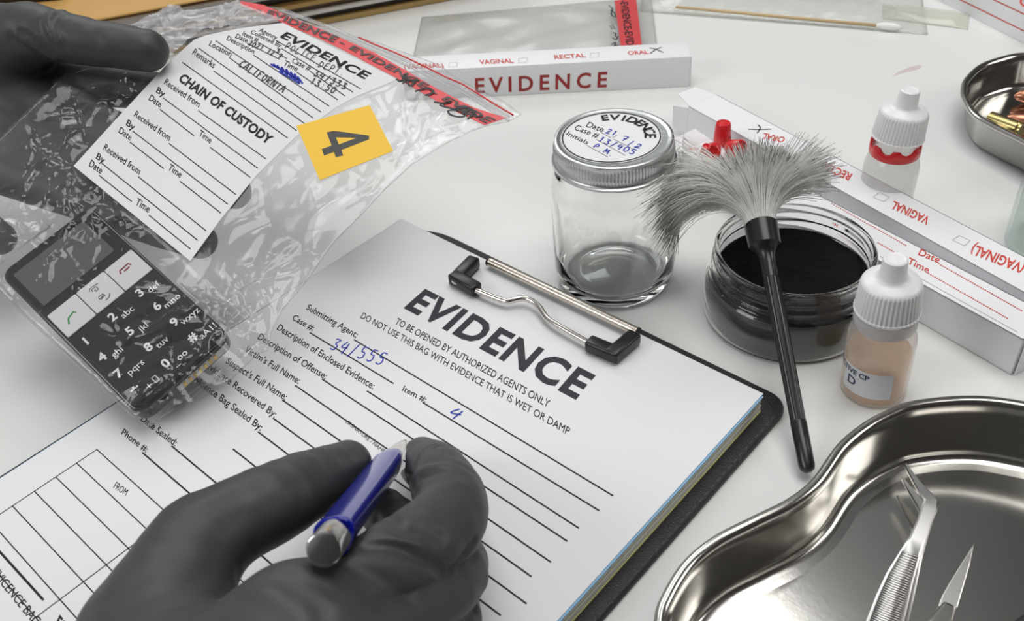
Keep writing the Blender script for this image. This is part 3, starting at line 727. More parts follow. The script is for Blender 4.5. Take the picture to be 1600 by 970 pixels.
for c in range(290):
    side = rg.random()
    if side < 0.30: az = PI - rg.gauss(0.0, 0.26); th = rg.uniform(1.15, 1.95); ln = rg.uniform(0.050, 0.070); sag = rg.uniform(0.35, 1.0)
    elif side < 0.46: az = rg.gauss(0.05, 0.30); th = rg.uniform(0.85, 1.45); ln = rg.uniform(0.039, 0.048); sag = rg.uniform(0.0, 0.30)
    else: th = 1.15 * math.sqrt(rg.random()); az = rg.uniform(0.1, PI - 0.1) if rg.random() < .65 else -rg.uniform(0.2, PI - 0.2); ln = rg.uniform(0.030, 0.038); sag = rg.uniform(0.0, 0.12)
    if side >= 0.46 and 1.75 < az < 2.75 and th > 0.45 and rg.random() < 0.6: th *= 0.5
    if -PI + 0.3 < az < -0.3: th = min(th, 0.70)
    for s in range(19):
        strand(az + rg.gauss(0, 0.05), max(0.03, th + rg.gauss(0, 0.04)), ln * rg.uniform(0.88, 1.04), rg.gauss(0.05, 0.07), sag * rg.uniform(.7, 1.3), rg.uniform(0.00012, 0.00022), rg.uniform(0.65, 1.04), rg.uniform(0, 0.0055), V3(rg.gauss(0, 1), rg.gauss(0, 1), rg.gauss(0, 1)))
me = mesh('fibres', vv, ff); a_ = me.attributes.new('along', 'FLOAT', 'POINT'); a_.data.foreach_set('value', al)
fb = link('fibres', me, M_fib, br, False); fb['kind'] = 'stuff'

# ================================================================== steel dishes
def offset_curve(P, d):
    out = []; n = len(P)
    for i in range(n):
        t = (P[(i + 1) % n] - P[i - 1]); t.z = 0; t.normalize(); nn = V3(t.y, -t.x, 0); out.append(P[i] + nn * d)
    return out
def dish(name, label, rim, zr, wall=0.0012):
    """rim: closed plan outline (world xy) of the top edge, anticlockwise"""
    C = catmull([V3(p[0], p[1], 0) for p in rim], 10, True); n = len(C)
    a = sum(C[i].x * C[(i + 1) % n].y - C[(i + 1) % n].x * C[i].y for i in range(n))
    if a < 0: C.reverse()
    cx = sum((p for p in C), V3(0, 0, 0)) / n
    t = thing(name, label, 'dish', (cx.x, cx.y, 0))
    # positive offset = outward
    prof_o = [(-0.0075, 0.0), (-0.0062, 0.0002), (-0.0048, 0.0012), (-0.0042, 0.003), (-0.0015, zr - 0.002)]
    lip = [(-0.0012, zr - 0.0016), (0.0004, zr - 0.0016), (0.0014, zr - 0.0008), (0.0016, zr + 0.0002), (0.0010, zr + 0.0012), (-0.0003, zr + 0.0015), (-0.0018, zr + 0.0010), (-0.0026, zr - 0.0005)]
    prof_i = [(-0.0032, zr - 0.004), (-0.0052, 0.0048), (-0.0058, 0.0027), (-0.0072, 0.0014), (-0.0090, 0.0011)]
    def build(prof, cap0=False, cap1=False):
        vv, ff = [], []
        for d, z in prof:
            for p in offset_curve(C, d): vv.append(V3(p.x, p.y, z))
        for k in range(len(prof) - 1):
            for i in range(n):
                j = (i + 1) % n; ff.append((k * n + i, k * n + j, (k + 1) * n + j, (k + 1) * n + i))
        return vv, ff
    vv, ff = build(prof_o + lip + prof_i)
    ff.append(tuple(reversed(range(n))))
    obj('side_wall', vv, ff, M_steel, t, True, None, 50)
    fl = offset_curve(C, -0.0090); fl2 = offset_curve(C, -0.012)
    vv = [V3(p.x, p.y, 0.0011) for p in fl] + [V3(p.x, p.y, 0.00085) for p in fl2]
    obj('dish_floor', vv, [(i, (i + 1) % n, n + (i + 1) % n, n + i) for i in range(n)] + [tuple(range(n, 2 * n))], M_steelfl, t)
    return t
ZR = 0.026
rim = [at(x, y, ZR) for x, y in ((1030, 972), (1043, 930), (1075, 880), (1120, 843), (1180, 812), (1234, 785), (1276, 751), (1314, 698), (1352, 666), (1391, 645), (1429, 632), (1505, 624.5), (1581, 630))]
rim = [(p.x, p.y) for p in rim] + [(0.197, 0.2200), (0.213, 0.198), (0.219, 0.168), (0.210, 0.132), (0.186, 0.100), (0.150, 0.078), (0.110, 0.070), (0.076, 0.076), (0.050, 0.092), (0.0350, 0.116), (0.0318, 0.138)]
dish('kidney_dish', 'large polished steel kidney dish with tweezers lying in it, right foreground', rim, ZR)
ZK = 0.0195
rk = [at(x, y, ZK) for x, y in ((1600, 222), (1548, 196), (1521, 178), (1507, 155), (1505, 141), (1510, 125), (1531, 105), (1562, 93), (1600, 86))]
rk = [(p.x, p.y) for p in rk]
dx_ = V3(rk[-1][0] - rk[-2][0], rk[-1][1] - rk[-2][1], 0)
rk += [(0.342, 0.500), (0.366, 0.482), (0.378, 0.452), (0.390, 0.422), (0.403, 0.387), (0.408, 0.347), (0.388, 0.314), (0.352, 0.302), (0.318, 0.314), (0.295, 0.347), (0.282, 0.382)]
dish('kidney_dish', 'smaller-looking steel dish holding bullets, cut off by the right edge behind the bottles', rk, ZK)
# bullets and a casing in the far dish
M_cop = mat('copper', (0.55, 0.24, 0.15), 0.3, metal=1); M_brass = mat('brass', (0.52, 0.44, 0.20), 0.25, metal=1)
def lying(name, label, cat, px, z, dirn, prof, m, group=None):
    p = at(px[0], px[1], z); M = Matrix.Translation(p) @ Vector(dirn).normalized().to_track_quat('Z', 'Y').to_matrix().to_4x4()
    v, f = lathe(prof, 32); o = obj(name, [M @ Vector(q_) for q_ in v], f, m, None, True, None, 35); tag(o, label, cat, group)
bul = [(0, 0), (0.0040, 0), (0.0045, 0.0006), (0.0045, 0.0085), (0.0038, 0.0125), (0.0024, 0.0155), (0.0010, 0.017), (0, 0.0172)]
lying('bullet', 'copper bullet at the right edge, upper one in the far steel dish', 'bullet', (1634, 150), 0.0058, (-1, 0.2, 0), bul, M_cop, 'bullets in the far dish')
lying('bullet', 'copper bullet nearest the front rim of the far steel dish', 'bullet', (1622, 192), 0.0058, (-0.9, 0.45, 0), bul, M_cop, 'bullets in the far dish')
lying('cartridge_case', 'brass cartridge case lying in the far steel dish', 'cartridge', (1596, 205), 0.0060, (-0.55, 0.8, 0), [(0, 0), (0.0047, 0), (0.0048, 0.001), (0.0041, 0.0016), (0.0047, 0.0024), (0.0047, 0.019), (0.0042, 0.019), (0.0042, 0.004), (0, 0.004)], M_brass)

# ---- tweezers
tw = thing('tweezers', 'steel tweezers with a ribbed grip and angled fine tips, lying in the near dish', 'tweezers', at(1400, 900, 0.006))
def blade(pxs, zs, ws, th, m, root, name, ribs=None):
    C_ = [at(x, y, z) for (x, y), z in zip(pxs, zs)]
    vv, ff = [], []
    n = len(C_)
    for i, p in enumerate(C_):
        t = (C_[min(i + 1, n - 1)] - C_[max(i - 1, 0)]).normalized(); s = t.cross(V3(0, 0, 1)).normalized(); u = s.cross(t).normalized()
        w = ws[i] / 2; h = th[i] if isinstance(th, (list, tuple)) else th; h = h / 2
        for a, b in ((-w, -h), (-w * .8, -h * 1.0), (w * .8, -h), (w, -h * .3), (w, h * .4), (w * .75, h), (-w * .75, h), (-w, h * .4)): vv.append(p + s * a + u * b)
    for i in range(n - 1):
        for k in range(8):
            j = (k + 1) % 8; ff.append((i * 8 + k, i * 8 + j, (i + 1) * 8 + j, (i + 1) * 8 + k))
    ff.append(tuple(reversed(range(8)))); ff.append(tuple(range((n - 1) * 8, n * 8)))
    return obj(name, vv, ff, m, root, True, None, 30), C_
pu = [(1415, 726), (1422, 738), (1433, 755), (1446, 772), (1455, 783), (1452, 795), (1443, 818), (1432, 845), (1421, 868), (1405, 905), (1393, 940), (1382, 975), (1371, 1010), (1358, 1050)]
zu = [0.0150, 0.0152, 0.0156, 0.0160, 0.0163, 0.0162, 0.0158, 0.0153, 0.0148, 0.0142, 0.0137, 0.0130, 0.0122, 0.0110]
wu = [0.0007, 0.0017, 0.0028, 0.0040, 0.0048, 0.0050, 0.0044, 0.0050, 0.0062, 0.0082, 0.0095, 0.0103, 0.0106, 0.0108]
_, Cu = blade(pu, zu, wu, 0.0014, M_tool, tw, 'upper_arm')
pl = [(1410, 748), (1418, 760), (1428, 774), (1440, 790), (1447, 801), (1446, 812), (1440, 835), (1431, 860), (1422, 885), (1409, 920), (1397, 955), (1386, 990), (1374, 1022), (1358, 1056)]
zl2 = [0.0058, 0.0060, 0.0062, 0.0064, 0.0065, 0.0064, 0.0060, 0.0056, 0.0052, 0.0050, 0.0052, 0.0060, 0.0080, 0.0100]
blade(pl, zl2, wu, 0.0014, M_tool, tw, 'lower_arm')
m = MB()
seg = Cu[8:13]; PA = []
for i in range(len(seg) - 1):
    for k in range(10): PA.append((seg[i].lerp(seg[i + 1], k / 10), wu[8 + i] + (wu[9 + i] - wu[8 + i]) * k / 10))
for i, (p, w) in enumerate(PA):
    t = (seg[-1] - seg[0]).normalized(); s = t.cross(V3(0, 0, 1)).normalized(); u = s.cross(t)
    m.add(*tube([p - s * w * .42 + u * 0.0007, p + s * w * .42 + u * 0.0007], 0.00042, 8))
m.obj('grip_ribs', M_tool, tw, True)
# ---- knife
kn = thing('dissecting_knife', 'steel dissecting knife with a pointed blade, right of the tweezers', 'knife', at(1490, 930, 0.006))
bladeP = [(1522.5, 847), (1488, 902), (1473, 928), (1466, 946), (1496, 949), (1506, 915), (1516, 880)]
def prism_px(pts, z0, z1, m, root, name):
    P = [at(x, y, z1) for x, y in pts]; n = len(P)
    ar = sum(P[i].x * P[(i + 1) % n].y - P[(i + 1) % n].x * P[i].y for i in range(n))
    if ar < 0: P.reverse()
    b = bmesh.new(); lo = [b.verts.new((p.x, p.y, z0)) for p in P]; hi = [b.verts.new((p.x, p.y, z1)) for p in P]
    b.faces.new(list(reversed(lo))); b.faces.new(hi)
    for i in range(n): b.faces.new((lo[i], lo[(i + 1) % n], hi[(i + 1) % n], hi[i]))
    return MB().bm(b).obj(name, m, root)
bl_ = prism_px(bladeP, 0.0045, 0.0055, M_tool, kn, 'blade'); md = bl_.modifiers.new('b', 'BEVEL'); md.width = 0.00035; md.segments = 2
hd = prism_px([(1476, 936), (1495, 946), (1490, 968), (1470, 1040), (1432, 1030), (1451, 966)], 0.0020, 0.0078, M_steel, kn, 'handle'); md = hd.modifiers.new('b', 'BEVEL'); md.width = 0.0012; md.segments = 3
pr_ = prism_px([(1579, 972), (1606, 953), (1640, 985), (1610, 1020)], 0.0016, 0.0070, mat('dark_steel', (0.10, 0.10, 0.10), 0.3, metal=1), None, 'metal_clamp')
md = pr_.modifiers.new('b', 'BEVEL'); md.width = 0.001; md.segments = 2
tag(pr_, 'dark steel clamp end at the bottom right corner in the near dish', 'clamp')

# ================================================================== bottle at the right edge
gc = at(1634, 388, 0) + V3(0.004, 0, 0)
gb = thing('glass_bottle', 'clear greenish glass bottle cut off by the right edge', 'bottle', gc)
M_green = film('greenish_glass', (0.965, 0.98, 0.972), 1.5, 0.02, 0.03, edge=((0.66, 0.75, 0.72), 0.2))
lobj('bottle_body', [(0, 0.001), (0.017, 0.001), (0.0205, 0.0), (0.0222, 0.002), (0.0224, 0.030), (0.0215, 0.036), (0.016, 0.042), (0.011, 0.046), (0.0105, 0.060), (0.0118, 0.061), (0.0118, 0.064), (0.0092, 0.064), (0.0092, 0.046), (0.0195, 0.034), (0.0205, 0.030), (0.0203, 0.004), (0, 0.003)], M_green, gb, gc)

# ================================================================== things at the back
# pouch with the wooden swab
def pillow(name, poly_px, z, hgt, m, parent, zb=0.0004, nx=60, ny=14, bump=0.0008, seed=1, freq=90):
    """four-cornered flat pouch (px corners TL, TR, BR, BL) puffed between two films"""
    A, B, C_, D = [at(x, y, z) for x, y in poly_px]; vv, ff = [], []
    rr_ = random.Random(seed); ph = [rr_.uniform(0, 6) for _ in range(8)]
    for top in (1, 0):
        for j in range(ny + 1):
            for i in range(nx + 1):
                u, w = i / nx, j / ny
                p = A.lerp(B, u).lerp(D.lerp(C_, u), w)
                e = (min(1, 6 * u) * min(1, 6 * (1 - u)) * min(1, 4 * w) * min(1, 4 * (1 - w)))
                nz = math.sin(p.x * freq + 1.7 * math.sin(p.y * freq * 1.3 + ph[0]) + ph[1]) * math.sin(p.y * freq * 1.6 + 1.3 * math.sin(p.x * freq * .7 + ph[2]) + ph[3])
                nz += 0.6 * math.sin((p.x * 2.3 + p.y * 1.1) * freq + ph[4] + 2 * math.sin(p.y * freq + ph[5]))
                vv.append(V3(p.x, p.y, zb + (e * hgt + bump * (0.15 + e) * (nz + 1.6) * 0.5 + 0.0001 if top else 0)))
    N1 = (nx + 1) * (ny + 1)
    for j in range(ny):
        for i in range(nx):
            a = j * (nx + 1) + i; ff.append((a, a + nx + 1, a + nx + 2, a + 1)); b = a + N1; ff.append((b, b + 1, b + nx + 2, b + nx + 1))
    for i in range(nx):
        for j in (0, ny):
            a = j * (nx + 1) + i; q_ = (a, a + 1, a + 1 + N1, a + N1); ff.append(q_ if j == 0 else tuple(reversed(q_)))
    for j in range(ny):
        for i in (0, nx):
            a = j * (nx + 1) + i; b = a + nx + 1; q_ = (a, a + N1, b + N1, b); ff.append(q_ if i == 0 else tuple(reversed(q_)))
    return obj(name, vv, ff, m, parent, True)
M_pouch = film('clear_pouch', (0.975, 0.98, 0.97), 1.5, 0.15, 0.26, (0.93, 0.94, 0.91), bump=0.5, bscale=60, bdist=0.002)
pch = thing('swab_pouch', 'clear peel pouch with a wooden swab sealed inside, at the top edge', 'pouch', at(1230, 25, 0))
pillow('clear_film', [(1005, -30), (1440, -14), (1450, 53), (1000, 17)], 0.001, 0.0065, M_pouch, pch, seed=5, freq=130)
sa, sb = at(1056, 11, 0.0032), at(1374, 40, 0.0032)
sw = thing('cotton_swab', 'long thin wooden cotton swab lying inside the clear peel pouch', 'swab', sa.lerp(sb, .5))
obj('stick', *tube([sa, sb], 0.00105, 10), mat('pale_wood', (0.62, 0.44, 0.24), 0.6), sw, True)
dd = (sb - sa).normalized()
obj('cotton_tip', *tube([sb + dd * t for t in (-0.002, 0.0, 0.003, 0.008, 0.012, 0.0145)], [0.0011, 0.0018, 0.0023, 0.0024, 0.0018, 0.0005], 12), mat('cotton', (0.88, 0.88, 0.86), 0.95), sw, True)
pc2 = thing('plastic_pouch', 'pale plastic sleeve end sticking out right of the swab pouch', 'pouch', at(1480, 25, 0))
pillow('clear_film', [(1380, 2), (1516, 16), (1514, 40), (1380, 24)], 0.003, 0.003, film('cream_sleeve', (0.97, 0.97, 0.94), 1.5, 0.2, 0.5, (0.92, 0.93, 0.87)), pc2, seed=8)
# evidence bag lying behind the swab box
M_bagfilm2 = film('grey_clear_bag', (0.945, 0.95, 0.945), 1.5, 0.25, 0.26, (0.84, 0.85, 0.83), bump=0.3, bscale=45, bdist=0.002)
eb = thing('evidence_bag', 'flat empty clear evidence bag with red tape, lying behind the EVIDENCE swab box', 'bag', at(820, 50, 0))
pillow('clear_film', [(659, 26), (1018, -6), (1030, 96), (640, 112)], 0.001, 0.0022, M_bagfilm2, eb, nx=90, ny=36, bump=0.0022, seed=3, freq=55)
tz = 0.0052; SB = Flat(tz)
vv = [at(x, y, tz) for x, y in ((960, 1), (994, -2), (1006, 98), (974, 100))]
tp = obj('red_tape', vv + [p + V3(0, 0, 0.0002) for p in vv], [(0, 1, 2, 3), (7, 6, 5, 4), (0, 4, 5, 1), (1, 5, 6, 2), (2, 6, 7, 3), (3, 7, 4, 0)], mat('red_tape', (0.62, 0.05, 0.055), 0.4), eb)
m = MB(); put_text(m, '-EVIDENCE-EVIDENCE', Flat(tz + .0002), (969, 1), (983, 98), (980, 0), 0.02); m.obj('printed_text', M_ink, tp)
m = MB()
for q in ([(951, 9), (957, 14), (955, 22), (960, 27)], [(953, 16), (960, 20), (962, 27)], [(956, 38), (961, 46)], [(953, 40), (957, 46)], [(957, 51), (962, 52), (961, 57)], [(957, 59), (963, 62), (965, 56)], [(955, 70), (962, 66), (960, 72), (966, 70)]):
    ribbon(m, catmull([at(x, y, 0.0052) for x, y in q], 5), 0.0010, None, 0.0001, V3(0, 0, 1))
m.obj('handwriting', M_blackpen, eb)
# white evidence box at the top right
q0, q1 = at(1465, 0, 0), at(1600, 68, 0); exb = (q1 - q0).normalized(); eyb = V3(-exb.y, exb.x, 0)
if eyb.y < 0: eyb = -eyb
HB = 0.027; obx = q0 - exb * 0.06; lnx = 0.22
wb = thing('evidence_box', 'large white evidence box with thin red border lines, top right corner', 'box', obx + exb * lnx / 2 + eyb * 0.07)
Mx = frame(obx, exb, eyb)
MB().bm(rbox(lnx, 0.14, HB, 0.0005, 2, Mx @ Matrix.Translation((lnx / 2, 0.07, HB / 2)))).obj('carton', M_card, wb, autos=40)
m = MB()
nfb = -eyb
for zz in (0.0075, 0.0175):
    ribbon(m, [obx + exb * 0.003 + V3(0, 0, zz), obx + exb * (lnx - 0.003) + V3(0, 0, zz)], 0.0008, None, 0.0001, nfb)
m.obj('printed_lines', M_redink, wb)
m = MB(); put_text(m, 'ORAL', Flat(HB + 0.00005), (1590, 6), (1650, 34), (1598, -8), 0.02); m.obj('printed_text', M_redink, wb)
# files stacked at the back left
l0, l1 = at(516, 38, 0), at(720, -1, 0); exl = (l1 - l0).normalized(); eyl = V3(-exl.y, exl.x, 0)
files = [('file_folder', 0.0042, (0.42, 0.28, 0.10), 0.0, 'tan card folder lowest in the stack at the back left'),
 ('file_folder', 0.0050, (0.035, 0.028, 0.022), -0.006, 'black folder directly on the lowest tan folder'),
 ('paper_bundle', 0.0026, (0.60, 0.58, 0.56), 0.004, 'thin grey-white paper bundle on the black folder'),
 ('file_folder', 0.0040, (0.13, 0.085, 0.05), -0.004, 'dark brown folder above the thin paper bundle'),
 ('file_folder', 0.0034, (0.40, 0.25, 0.08), 0.003, 'golden tan folder in the middle of the stack'),
 ('file_folder', 0.0060, (0.05, 0.04, 0.035), -0.008, 'thick black-brown folder above the golden tan one'),
 ('paper_bundle', 0.0062, (0.45, 0.43, 0.42), 0.002, 'thick grey paper bundle below the top brown folder'),
 ('file_folder', 0.0050, (0.09, 0.055, 0.03), -0.003, 'dark brown folder just under the kraft envelope')]
z = 0.0002
for nm, h, c, off, lb in files:
    o0 = l0 - exl * (0.52) + eyl * (-off * 0.6 + 0.001)
    mm = mat(nm + '_card', c, 0.6, var=0.15, vscale=30)
    MB().bm(rbox(0.62 + off * 3 + (0.06 if nm == 'paper_bundle' else 0), 0.24, h, 0.0006, 2, frame(o0, exl, eyl) @ Matrix.Translation((0.31, 0.12, z + h / 2)))).obj(nm, mm, None, autos=40)
    o = COL.objects[-1]; tag(o, lb, 'folder' if nm == 'file_folder' else 'paper', 'files stacked at the back left'); z += h + 0.0002
eA, eB = at(180, 28, z), at(334, -1, z); exe = (eB - eA).normalized(); eye = V3(-exe.y, exe.x, 0)
env = thing('kraft_envelope', 'brown kraft envelope on top of the file stack behind the left hand', 'envelope', eA)
MB().bm(rbox(0.5, 0.25, 0.0016, 0.0006, 2, frame(eA - exe * 0.20, exe, eye) @ Matrix.Translation((0.25, 0.125, 0.0009)))).obj('envelope_body', mat('kraft_paper', (0.56, 0.33, 0.10), 0.65, var=0.12, vscale=25), env, autos=40)
cs = at(38, 5, z + 0.0018)
ck = thing('black_case', 'black case lying on the kraft envelope at the top left corner', 'case', cs)
MB().bm(rbox(0.15, 0.10, 0.02, 0.004, 4, Matrix.Translation(cs + V3(-0.045, 0.048, 0.010)))).obj('case_body', M_blkplastic, ck, autos=40)
# faint smear on the table
m = MB(); sm = [at(x, y, 0) for x, y in ((1393, 120), (1404, 112), (1420, 105), (1438, 101), (1441, 105), (1430, 110), (1412, 114))]
m.add([p + V3(0, 0, 0.00006) for p in sm], [tuple(range(len(sm)))])
o = m.obj('pink_smear', film('pink_smear', (0.97, 0.93, 0.93), 1.3, 0.4, 0.35, (0.85, 0.70, 0.70)), None); tag(o, 'faint pink smear on the white table behind the red-ringed bottle', 'stain')

# ================================================================== held evidence bag (plane rising away from the clipboard)
TH = math.radians(21.0)
BN = V3(0, -math.sin(TH), math.cos(TH)); BV = V3(0, math.cos(TH), math.sin(TH)); BU = V3(1, 0, 0)
BP = at(215, 650, 0.026)
BPL = Plane(BP, BN)
def buv(px, h=0.0):
    X = BPL(px, h) - BP; return (X.x, X.dot(BV))
def bxyz(u, v, h=0.0):
    return BP + BU * u + BV * v + BN * h
def sstep(x): 
    x = np.clip(x, 0, 1); return x * x * (3 - 2 * x)
# phone frame
ph0 = np.array(buv((214, 649))); phR = np.array(buv((363, 525.5)))
pex = (phR - ph0); PW = float(np.linalg.norm(pex)); pex /= PW; pex = np.array([pex[0] * math.cos(.031) - pex[1] * math.sin(.031), pex[0] * math.sin(.031) + pex[1] * math.cos(.031)]); pey = np.array([-pex[1], pex[0]])
PLEN = 0.1005; PTH = 0.0092
def plocal(px):
    q = np.array(buv(px)) - ph0; return float(q @ pex), float(q @ pey)
def ph_xyz(x, y, h=0.0):
    q = ph0 + pex * x + pey * y; return bxyz(q[0], q[1], h)
def phone_mask(u, v, fall=0.012):
    x = (u - ph0[0]) * pex[0] + (v - ph0[1]) * pex[1]; y = (u - ph0[0]) * pey[0] + (v - ph0[1]) * pey[1]
    dx = np.maximum(np.maximum(-x, x - PW), 0); dy = np.maximum(np.maximum(-y, y - PLEN), 0)
    return 1 - sstep(np.hypot(dx, dy) / fall)
OUT_PX = [(205, 48), (240, 32), (270, 18), (282, 20), (298, 26), (330, 19), (376, 9), (380, 3), (418, 10), (440, 12), (471, 23), (518, 40), (555, 57), (598, 69), (623, 79), (669, 95), (690, 102), (704, 116), (740, 136), (787, 158), (816, 179), (795, 190), (757, 198), (735, 206), (700, 223), (645, 256), (600, 298), (551, 350), (517, 384), (483, 434), (440, 486), (424, 520), (418, 548), (400, 556), (384, 572), (352, 602), (302, 631), (264, 643), (238, 658), (222, 664), (207, 652), (196, 641), (100, 553), (0, 458), (-60, 400), (-110, 345), (-80, 290), (0, 215), (55, 160), (110, 105), (160, 75)]
OUT = np.array([buv(p) for p in OUT_PX])
def seg_dist(P, poly):
    d = np.full(P.shape[0], 1e9); near = np.zeros_like(P)
    for i in range(len(poly)):
        a, b = poly[i], poly[(i + 1) % len(poly)]; e = b - a
        t = np.clip(((P - a) @ e) / (e @ e), 0, 1); q = a + t[:, None] * e; dd = np.hypot(*(P - q).T)
        m_ = dd < d; d[m_] = dd[m_]; near[m_] = q[m_]
    return d, near
def inside(P, poly):
    c = np.zeros(P.shape[0], bool); n = len(poly)
    for i in range(n):
        a, b = poly[i], poly[i - 1]
        cond = ((a[1] > P[:, 1]) != (b[1] > P[:, 1])) & (P[:, 0] < (b[0] - a[0]) * (P[:, 1] - a[1]) / (b[1] - a[1] + 1e-15) + a[0])
        c ^= cond
    return c
LAB_PX = [(115.5, 259.5), (297.5, 408), (345, 343), (400, 275), (462, 214), (524, 169), (555, 152), (620, 125), (541, 84.5), (442, 36), (386, 43), (352, 49), (320, 56), (304, 62), (288, 76), (264, 98), (234, 130), (172, 197)]
STK_PX = [(463.5, 197), (577.5, 164.6), (614.5, 236), (499.6, 281.8)]
TAPE_T = [(376, 2), (412, 8), (450, 25), (502, 46), (545, 65), (586, 83), (632, 109), (678, 136), (710, 153), (740, 168), (770, 178), (792, 184)]
TAPE_B = [(377, 9), (400, 18), (432, 31), (462, 45), (500, 61), (533, 77), (575, 99), (617, 121), (656, 143), (694, 165), (728, 182), (757, 196)]
LABUV = np.array([buv(p) for p in LAB_PX]); STKUV = np.array([buv(p) for p in STK_PX]); TAPUV = np.array([buv(p) for p in TAPE_T + TAPE_B[::-1]])
rc = random.Random(21)
CRE = []
def creases(center, rad, n, amp, ln, wid, dirs=None):
    for _ in range(n):
        a = rc.uniform(0, 2 * PI); r = rad * math.sqrt(rc.random()); c = np.array(buv(center)) + r * np.array([math.cos(a), math.sin(a)])
        d = rc.uniform(0, PI) if dirs is None else math.radians(dirs) + rc.gauss(0, 0.5)
        CRE.append((c[0], c[1], math.cos(d), math.sin(d), ln * rc.uniform(.5, 1.3), wid * rc.uniform(.6, 1.5), amp * rc.uniform(-1, 1), rc.uniform(-25, 25)))
creases((150, 190), 0.034, 60, 0.0026, 0.020, 0.0018)
creases((150, 330), 0.026, 60, 0.0024, 0.014, 0.0015)
creases((60, 350), 0.030, 60, 0.0020, 0.012, 0.0014)
creases((230, 560), 0.032, 34, 0.0018, 0.026, 0.0036, 15)
creases((300, 480), 0.030, 26, 0.0016, 0.026, 0.0036, 25)
creases((380, 500), 0.018, 45, 0.0019, 0.009, 0.0011)
creases((340, 600), 0.018, 34, 0.0017, 0.010, 0.0013)
creases((235, 650), 0.010, 30, 0.0014, 0.006, 0.0009)
creases((680, 190), 0.030, 60, 0.0014, 0.012, 0.0014)
creases((630, 270), 0.020, 40, 0.0013, 0.012, 0.0012)
creases((290, 40), 0.040, 60, 0.0018, 0.014, 0.0016)
creases((480, 330), 0.045, 40, 0.0009, 0.030, 0.0020, 45)
creases((430, 440), 0.030, 40, 0.0013, 0.014, 0.0013, 45)
creases((60, 470), 0.03, 40, 0.0012, 0.012, 0.0012)
def crinkle(u, v):
    h = np.zeros_like(u)
    for cx, cy, dx, dy, ln, w, am, k in CRE:
        x = (u - cx) * dx + (v - cy) * dy; y = -(u - cx) * dy + (v - cy) * dx + k * x * x
        m_ = np.abs(x) < 2.2 * ln
        m_ &= np.abs(y) < 8 * w
        h[m_] += am * np.exp(-np.abs(y[m_]) / w) * np.exp(-(x[m_] / ln) ** 2)
    return h
def h_base(u, v, de):
    return sstep(de / 0.012)
def fields(u, v, de):
    P = np.stack([u, v], 1)
    keep = np.ones_like(u)
    for poly, fall in ((LABUV, 0.006), (STKUV, 0.004), (TAPUV, 0.004)):
        d, _ = seg_dist(P, poly); d[inside(P, poly)] = 0; keep = np.minimum(keep, sstep(d / fall))
    pm = phone_mask(u, v)
    e = h_base(u, v, de); cr = crinkle(u, v)
    und = 0.0010 * np.sin(u * 95 + 1.3 * np.sin(v * 70)) * np.sin(v * 60 + u * 40 + 1)
    cr = np.where(pm > 0.97, np.abs(cr), cr)
    hf = 0.0002 + e * 0.0008 + 0.0014 * pm + keep * (cr + und * (1 - pm)) * (0.35 + 0.65 * e)
    hf = np.where(pm > 0.9, np.maximum(hf, 0.0011), hf)
    hb = -0.0002 - e * 0.0030 - (PTH - 0.0025) * pm + (0.6 * crinkle(u + 0.004, v - 0.003) - und) * 0.6 * e * (1 - pm)
    hb = np.minimum(hb, hf - 0.0006)
    return hf, hb
CELL = 0.0009
lo = OUT.min(0) - CELL; hi = OUT.max(0) + CELL
gu = np.arange(lo[0], hi[0], CELL); gv = np.arange(lo[1], hi[1], CELL)
GU, GV = np.meshgrid(gu, gv, indexing='ij'); nu, nv_ = GU.shape
cc = np.stack([(GU[:-1, :-1] + CELL / 2).ravel(), (GV[:-1, :-1] + CELL / 2).ravel()], 1)
ins = inside(cc, OUT).reshape(nu - 1, nv_ - 1)
used = np.zeros((nu, nv_), bool); cnt = np.zeros((nu, nv_), int)
for a in (0, 1):
    for b in (0, 1):
        used[a:nu - 1 + a, b:nv_ - 1 + b] |= ins; cnt[a:nu - 1 + a, b:nv_ - 1 + b] += ins
P = np.stack([GU[used], GV[used]], 1); bord = cnt[used] < 4
de, near = seg_dist(P, OUT); P[bord] = near[bord]; de[bord] = 0
hf, hb = fields(P[:, 0], P[:, 1], de)
hf[bord] = 0.0001; hb[bord] = -0.0001
idx = -np.ones((nu, nv_), int); idx[used] = np.arange(used.sum()); n1 = int(used.sum())
def to_world(P, h):
    return np.array(BP)[None] + P[:, :1] * np.array(BU)[None] + P[:, 1:2] * np.array(BV)[None] + h[:, None] * np.array(BN)[None]
vv = np.concatenate([to_world(P, hf), to_world(P, hb)])
I, J = np.nonzero(ins)
q4 = np.stack([idx[I, J], idx[I + 1, J], idx[I + 1, J + 1], idx[I, J + 1]], 1)
ff = [tuple(q) for q in q4] + [tuple(q[::-1] + n1) for q in q4]
for a, b, ok in ((0, 0, 0),):
    pass
# close the rim
ec = {}
for q in q4:
    for k in range(4):
        e_ = (q[k], q[(k + 1) % 4]); key = (min(e_), max(e_)); ec.setdefault(key, []).append(e_)
for key, l in ec.items():
    if len(l) == 1:
        a, b = l[0]; ff.append((b, a, a + n1, b + n1))
held = thing('evidence_bag', 'clear crumpled evidence bag held up by the gloved hand, holding a phone', 'bag', tuple(BP))
M_film = film('clear_bag_film', (0.955, 0.955, 0.96), 1.5, 0.11, 0.028, (0.86, 0.86, 0.88), bump=0.12, bscale=110, bdist=0.0010, transl=0.5)
bag_o = obj('clear_film', [tuple(p) for p in vv], [tuple(int(i) for i in q) for q in ff], M_film, held, True)
